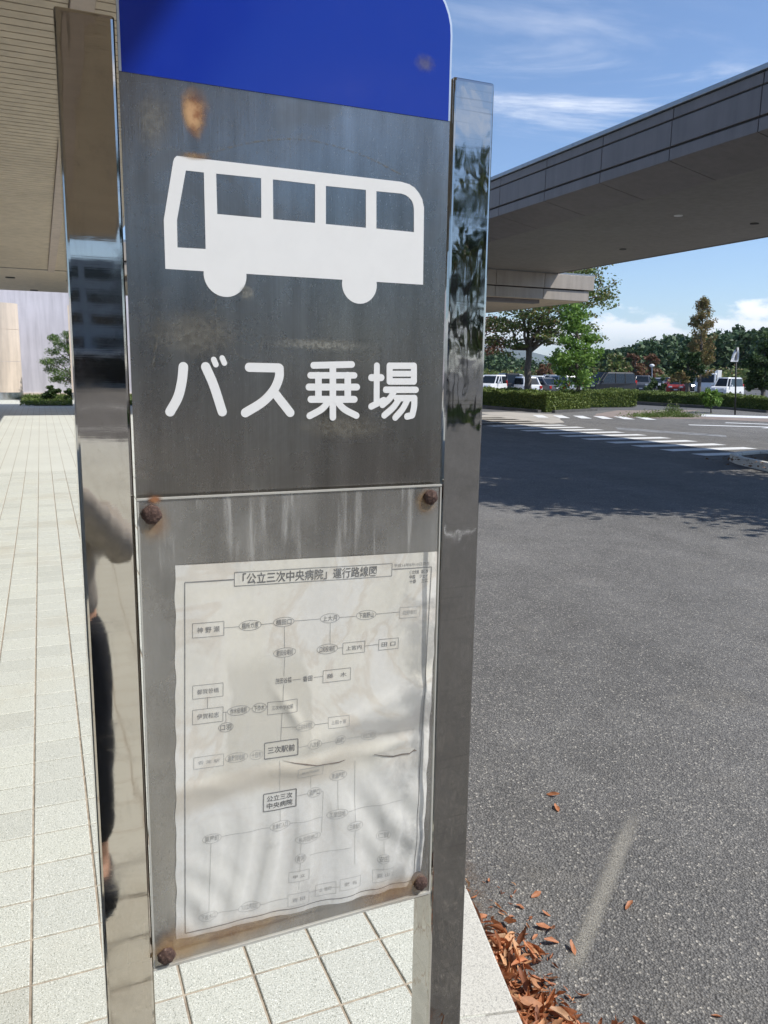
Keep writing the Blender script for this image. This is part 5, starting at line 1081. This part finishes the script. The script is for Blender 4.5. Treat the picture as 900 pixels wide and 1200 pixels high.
for k, (px, py, L, w_) in enumerate(((648, 933, .055, 'curled brown leaf farthest out on the asphalt'), (652, 948, .05, 'brown leaf just below the farthest one on the asphalt'), (628, 1050, .042, 'small upright brown leaf above the litter heap'), (637, 1088, .05, 'left one of two leaves lying together on the asphalt'), (648, 1092, .055, 'right one of two leaves lying together on the asphalt'), (646, 1106, .05, 'brown leaf just below the pair on the asphalt'), (671, 1114, .05, 'single orange brown leaf at the foot of the pale streak'), (737, 1063, .045, 'pale curled leaf right of the pale streak on the asphalt'), (640, 1072, .03, 'thin brown leaf sliver above the pair'), (840, 1192, .03, 'tiny brown leaf near the lower right corner'))):
    q = on_ground(px, py, ROADZ); vs, fs = leaf_shape(rs, L, L*rs.uniform(.3, .5), rs.uniform(.4, 1.2), rs.uniform(0, .12)); vs = vs@rot(rs, .25).T; vs[:, 2] -= vs[:, 2].min()
    m = MB(); m.add(vs, fs); o = m.build('fallen_leaf', LEAF, smooth=True); o.location = (q[0], q[1], ROADZ+.002); tag(o, w_, 'leaf', 'fallen leaves on the road')
# ------------------------------------------------------------------ the photographer, mirrored in the left post
FHX, FHY = -.015, -.80
t = MT('skin', lin(214, 168, 140), .5); t.b.inputs['Subsurface Weight'].default_value = .05; SKIN = t.m; SHIRT = flat('beige_cloth', (.46, .43, .39), .85, var=.2, scale=40).m; CLOTH = flat('navy_cloth', (.016, .02, .03), .85, var=.3, scale=40).m; HAIR = flat('black_hair', (.012, .010, .009), .5, var=.4, scale=90).m
def skin_mesh(name, verts, edges, radii, mat, parent, sub=2):
    me = bpy.data.meshes.new(name); me.from_pydata([Vector(v) for v in verts], edges, []); o = bpy.data.objects.new(name, me); C.objects.link(o)
    md = o.modifiers.new('s', 'SKIN'); sv_ = me.skin_vertices[0].data
    for s_, r in zip(sv_, radii): s_.radius = (r, r) if isinstance(r, float) else r
    sv_[0].use_root = True; md.use_smooth_shade = True; sb_ = o.modifiers.new('b', 'SUBSURF'); sb_.levels = sub; sb_.render_levels = sub
    me2 = bpy.data.meshes.new_from_object(o.evaluated_get(bpy.context.evaluated_depsgraph_get())); bpy.data.objects.remove(o); me2.materials.clear()
    return link_mesh(name, me2, mat, parent, True)
pe = empty('person', (FHX, FHY, 0), 'person in pale shirt and dark trousers holding a phone, mirrored in the left post', 'person')
def body(k):                                       # k widens the skeleton into clothing
    V = [(0, 0, .80), (0, 0, .95), (0, .01, 1.08), (0, .0, 1.17), (0, .015, 1.225), (0, .03, 1.30), (0, .045, 1.39)]; Rd = [(.13, .10), (.115, .09), (.13, .095), (.10, .07), (.045, .045), (.068, .078), (.062, .075)]; E_ = [(i, i+1) for i in range(6)]
    for s_ in (-1, 1):
        n = len(V); V += [(.08*s_, 0, .74), (.085*s_, .02, .43), (.09*s_, -.01, .09), (.095*s_, .10, .035)]; Rd += [.085, .058, .038, .034]; E_ += [(0, n), (n, n+1), (n+1, n+2), (n+2, n+3)]
        n = len(V); V += [(.155*s_, .0, 1.16), (.20*s_, .17, 1.10), (.085*s_-.09, .47, 1.38), (.05*s_-.10, .64, 1.53)]; Rd += [.05, .040, .030, .024]; E_ += [(3, n), (n, n+1), (n+1, n+2), (n+2, n+3)]
    return V, E_, Rd
V, E_, Rd = body(0); bd = skin_mesh('body', V, E_, Rd, SKIN, pe)

cV = [V[0], V[1]]; cR = [(.148, .118), (.128, .105)]; cE = [(0, 1)]
for n in (7, 15):
    k = len(cV); cV += [V[n], V[n+1], (V[n+2][0], V[n+2][1], .14)]; cR += [.10, .078, .065]; cE += [(0, k), (k, k+1), (k+1, k+2)]
skin_mesh('trousers', cV, cE, cR, CLOTH, pe)
cV = [(0, 0, .86), V[1], V[2], V[3]]; cR = [(.152, .122), (.14, .115), (.15, .115), (.115, .085)]; cE = [(0, 1), (1, 2), (2, 3)]
for n in (7, 15):
    k = len(cV); cV += [V[n+4], V[n+5], tuple(np.array(V[n+5])*.25+np.array(V[n+6])*.75)]; cR += [.066, .056, .046]; cE += [(3, k), (k, k+1), (k+1, k+2)]
skin_mesh('shirt', cV, cE, cR, SHIRT, pe)
m = MB(); m.ball((FHX, FHY-.005+.0, 1.375), .098, 20, 14, (.88, 1.02, 1.06)); m.ball((FHX, FHY-.05, 1.29), .085, 16, 12, (.95, .8, 1.5)); m.build('hair', HAIR, pe, smooth=True)
m = MB(); m.ball((FHX, FHY+.118, 1.325), .014, 10, 8, (.8, 1.2, 1.4)); m.build('nose', SKIN, pe, smooth=True)
for s_ in (-1, 1):
    m = MB(); m.ball((FHX+.028*s_, FHY+.098, 1.35), .011, 10, 8); m.build('eye', WHITEC, pe, smooth=True)
    m = MB(); m.box(FHX+.095*s_-.045, FHY-.075, 0, FHX+.095*s_+.045, FHY+.16, .075); m.build('shoe', CLOTH, pe, bevel=.03, seg=3)
    # five fingers curled round the phone edge
    hx = .05*s_-.10; k0 = np.array([FHX+hx, FHY+.64, 1.53])
    for f_ in range(5):
        pc_ = CAM-CF*.020+CR*(.042*s_+0)+CU*(-.050+.018*f_ if f_ else -.075); a_ = k0+(pc_-k0)*.45; fv = [tuple(k0-np.array([FHX, FHY, 0])), tuple(a_-np.array([FHX, FHY, 0])), tuple(pc_+CR*.006*s_-np.array([FHX, FHY, 0])), tuple(pc_-CR*.012*s_+CF*.004-np.array([FHX, FHY, 0]))]
        skin_mesh('finger', fv, [(0, 1), (1, 2), (2, 3)], [.014, .010, .0085, .007], SKIN, bd, 1)
ph = empty('phone', CAM-CF*.012, 'dark phone held up in both hands by the photographer', 'phone')
m = MB(); cs = [CAM+CR*a*.036+CU*(b*.074-.05)+CF*c for c in (-.016, -.008) for a, b in ((-1, -1), (1, -1), (1, 1), (-1, 1))]; m.add(cs, [(0, 3, 2, 1), (4, 5, 6, 7), (0, 1, 5, 4), (1, 2, 6, 5), (2, 3, 7, 6), (3, 0, 4, 7)]); m.build('case', TRIM, ph, bevel=.003)
m = MB(); m.add([CAM+CR*a*.033+CU*(b*.070-.05)-CF*.0164 for a, b in ((-1, -1), (-1, 1), (1, 1), (1, -1))], [(0, 1, 2, 3)]); m.build('screen', CARGLASS, ph)

# ------------------------------------------------------------------ the air: far hills fade in it
m = MB(); m.box(-9500, -9500, -8.0, 9500, 9800, 420); hz = m.build('haze', None); hz.data.materials.clear()
hm = bpy.data.materials.new('haze'); hm.use_nodes = True; hn = hm.node_tree.nodes; hn.clear(); ho = hn.new('ShaderNodeOutputMaterial'); hv = hn.new('ShaderNodeVolumePrincipled'); hv.inputs['Color'].default_value = (.86, .92, 1.0, 1); hv.inputs['Density'].default_value = 8e-5; hv.inputs['Anisotropy'].default_value = .2
hm.node_tree.links.new(hv.outputs[0], ho.inputs['Volume']); hz.data.materials.append(hm); hz['kind'] = 'stuff'
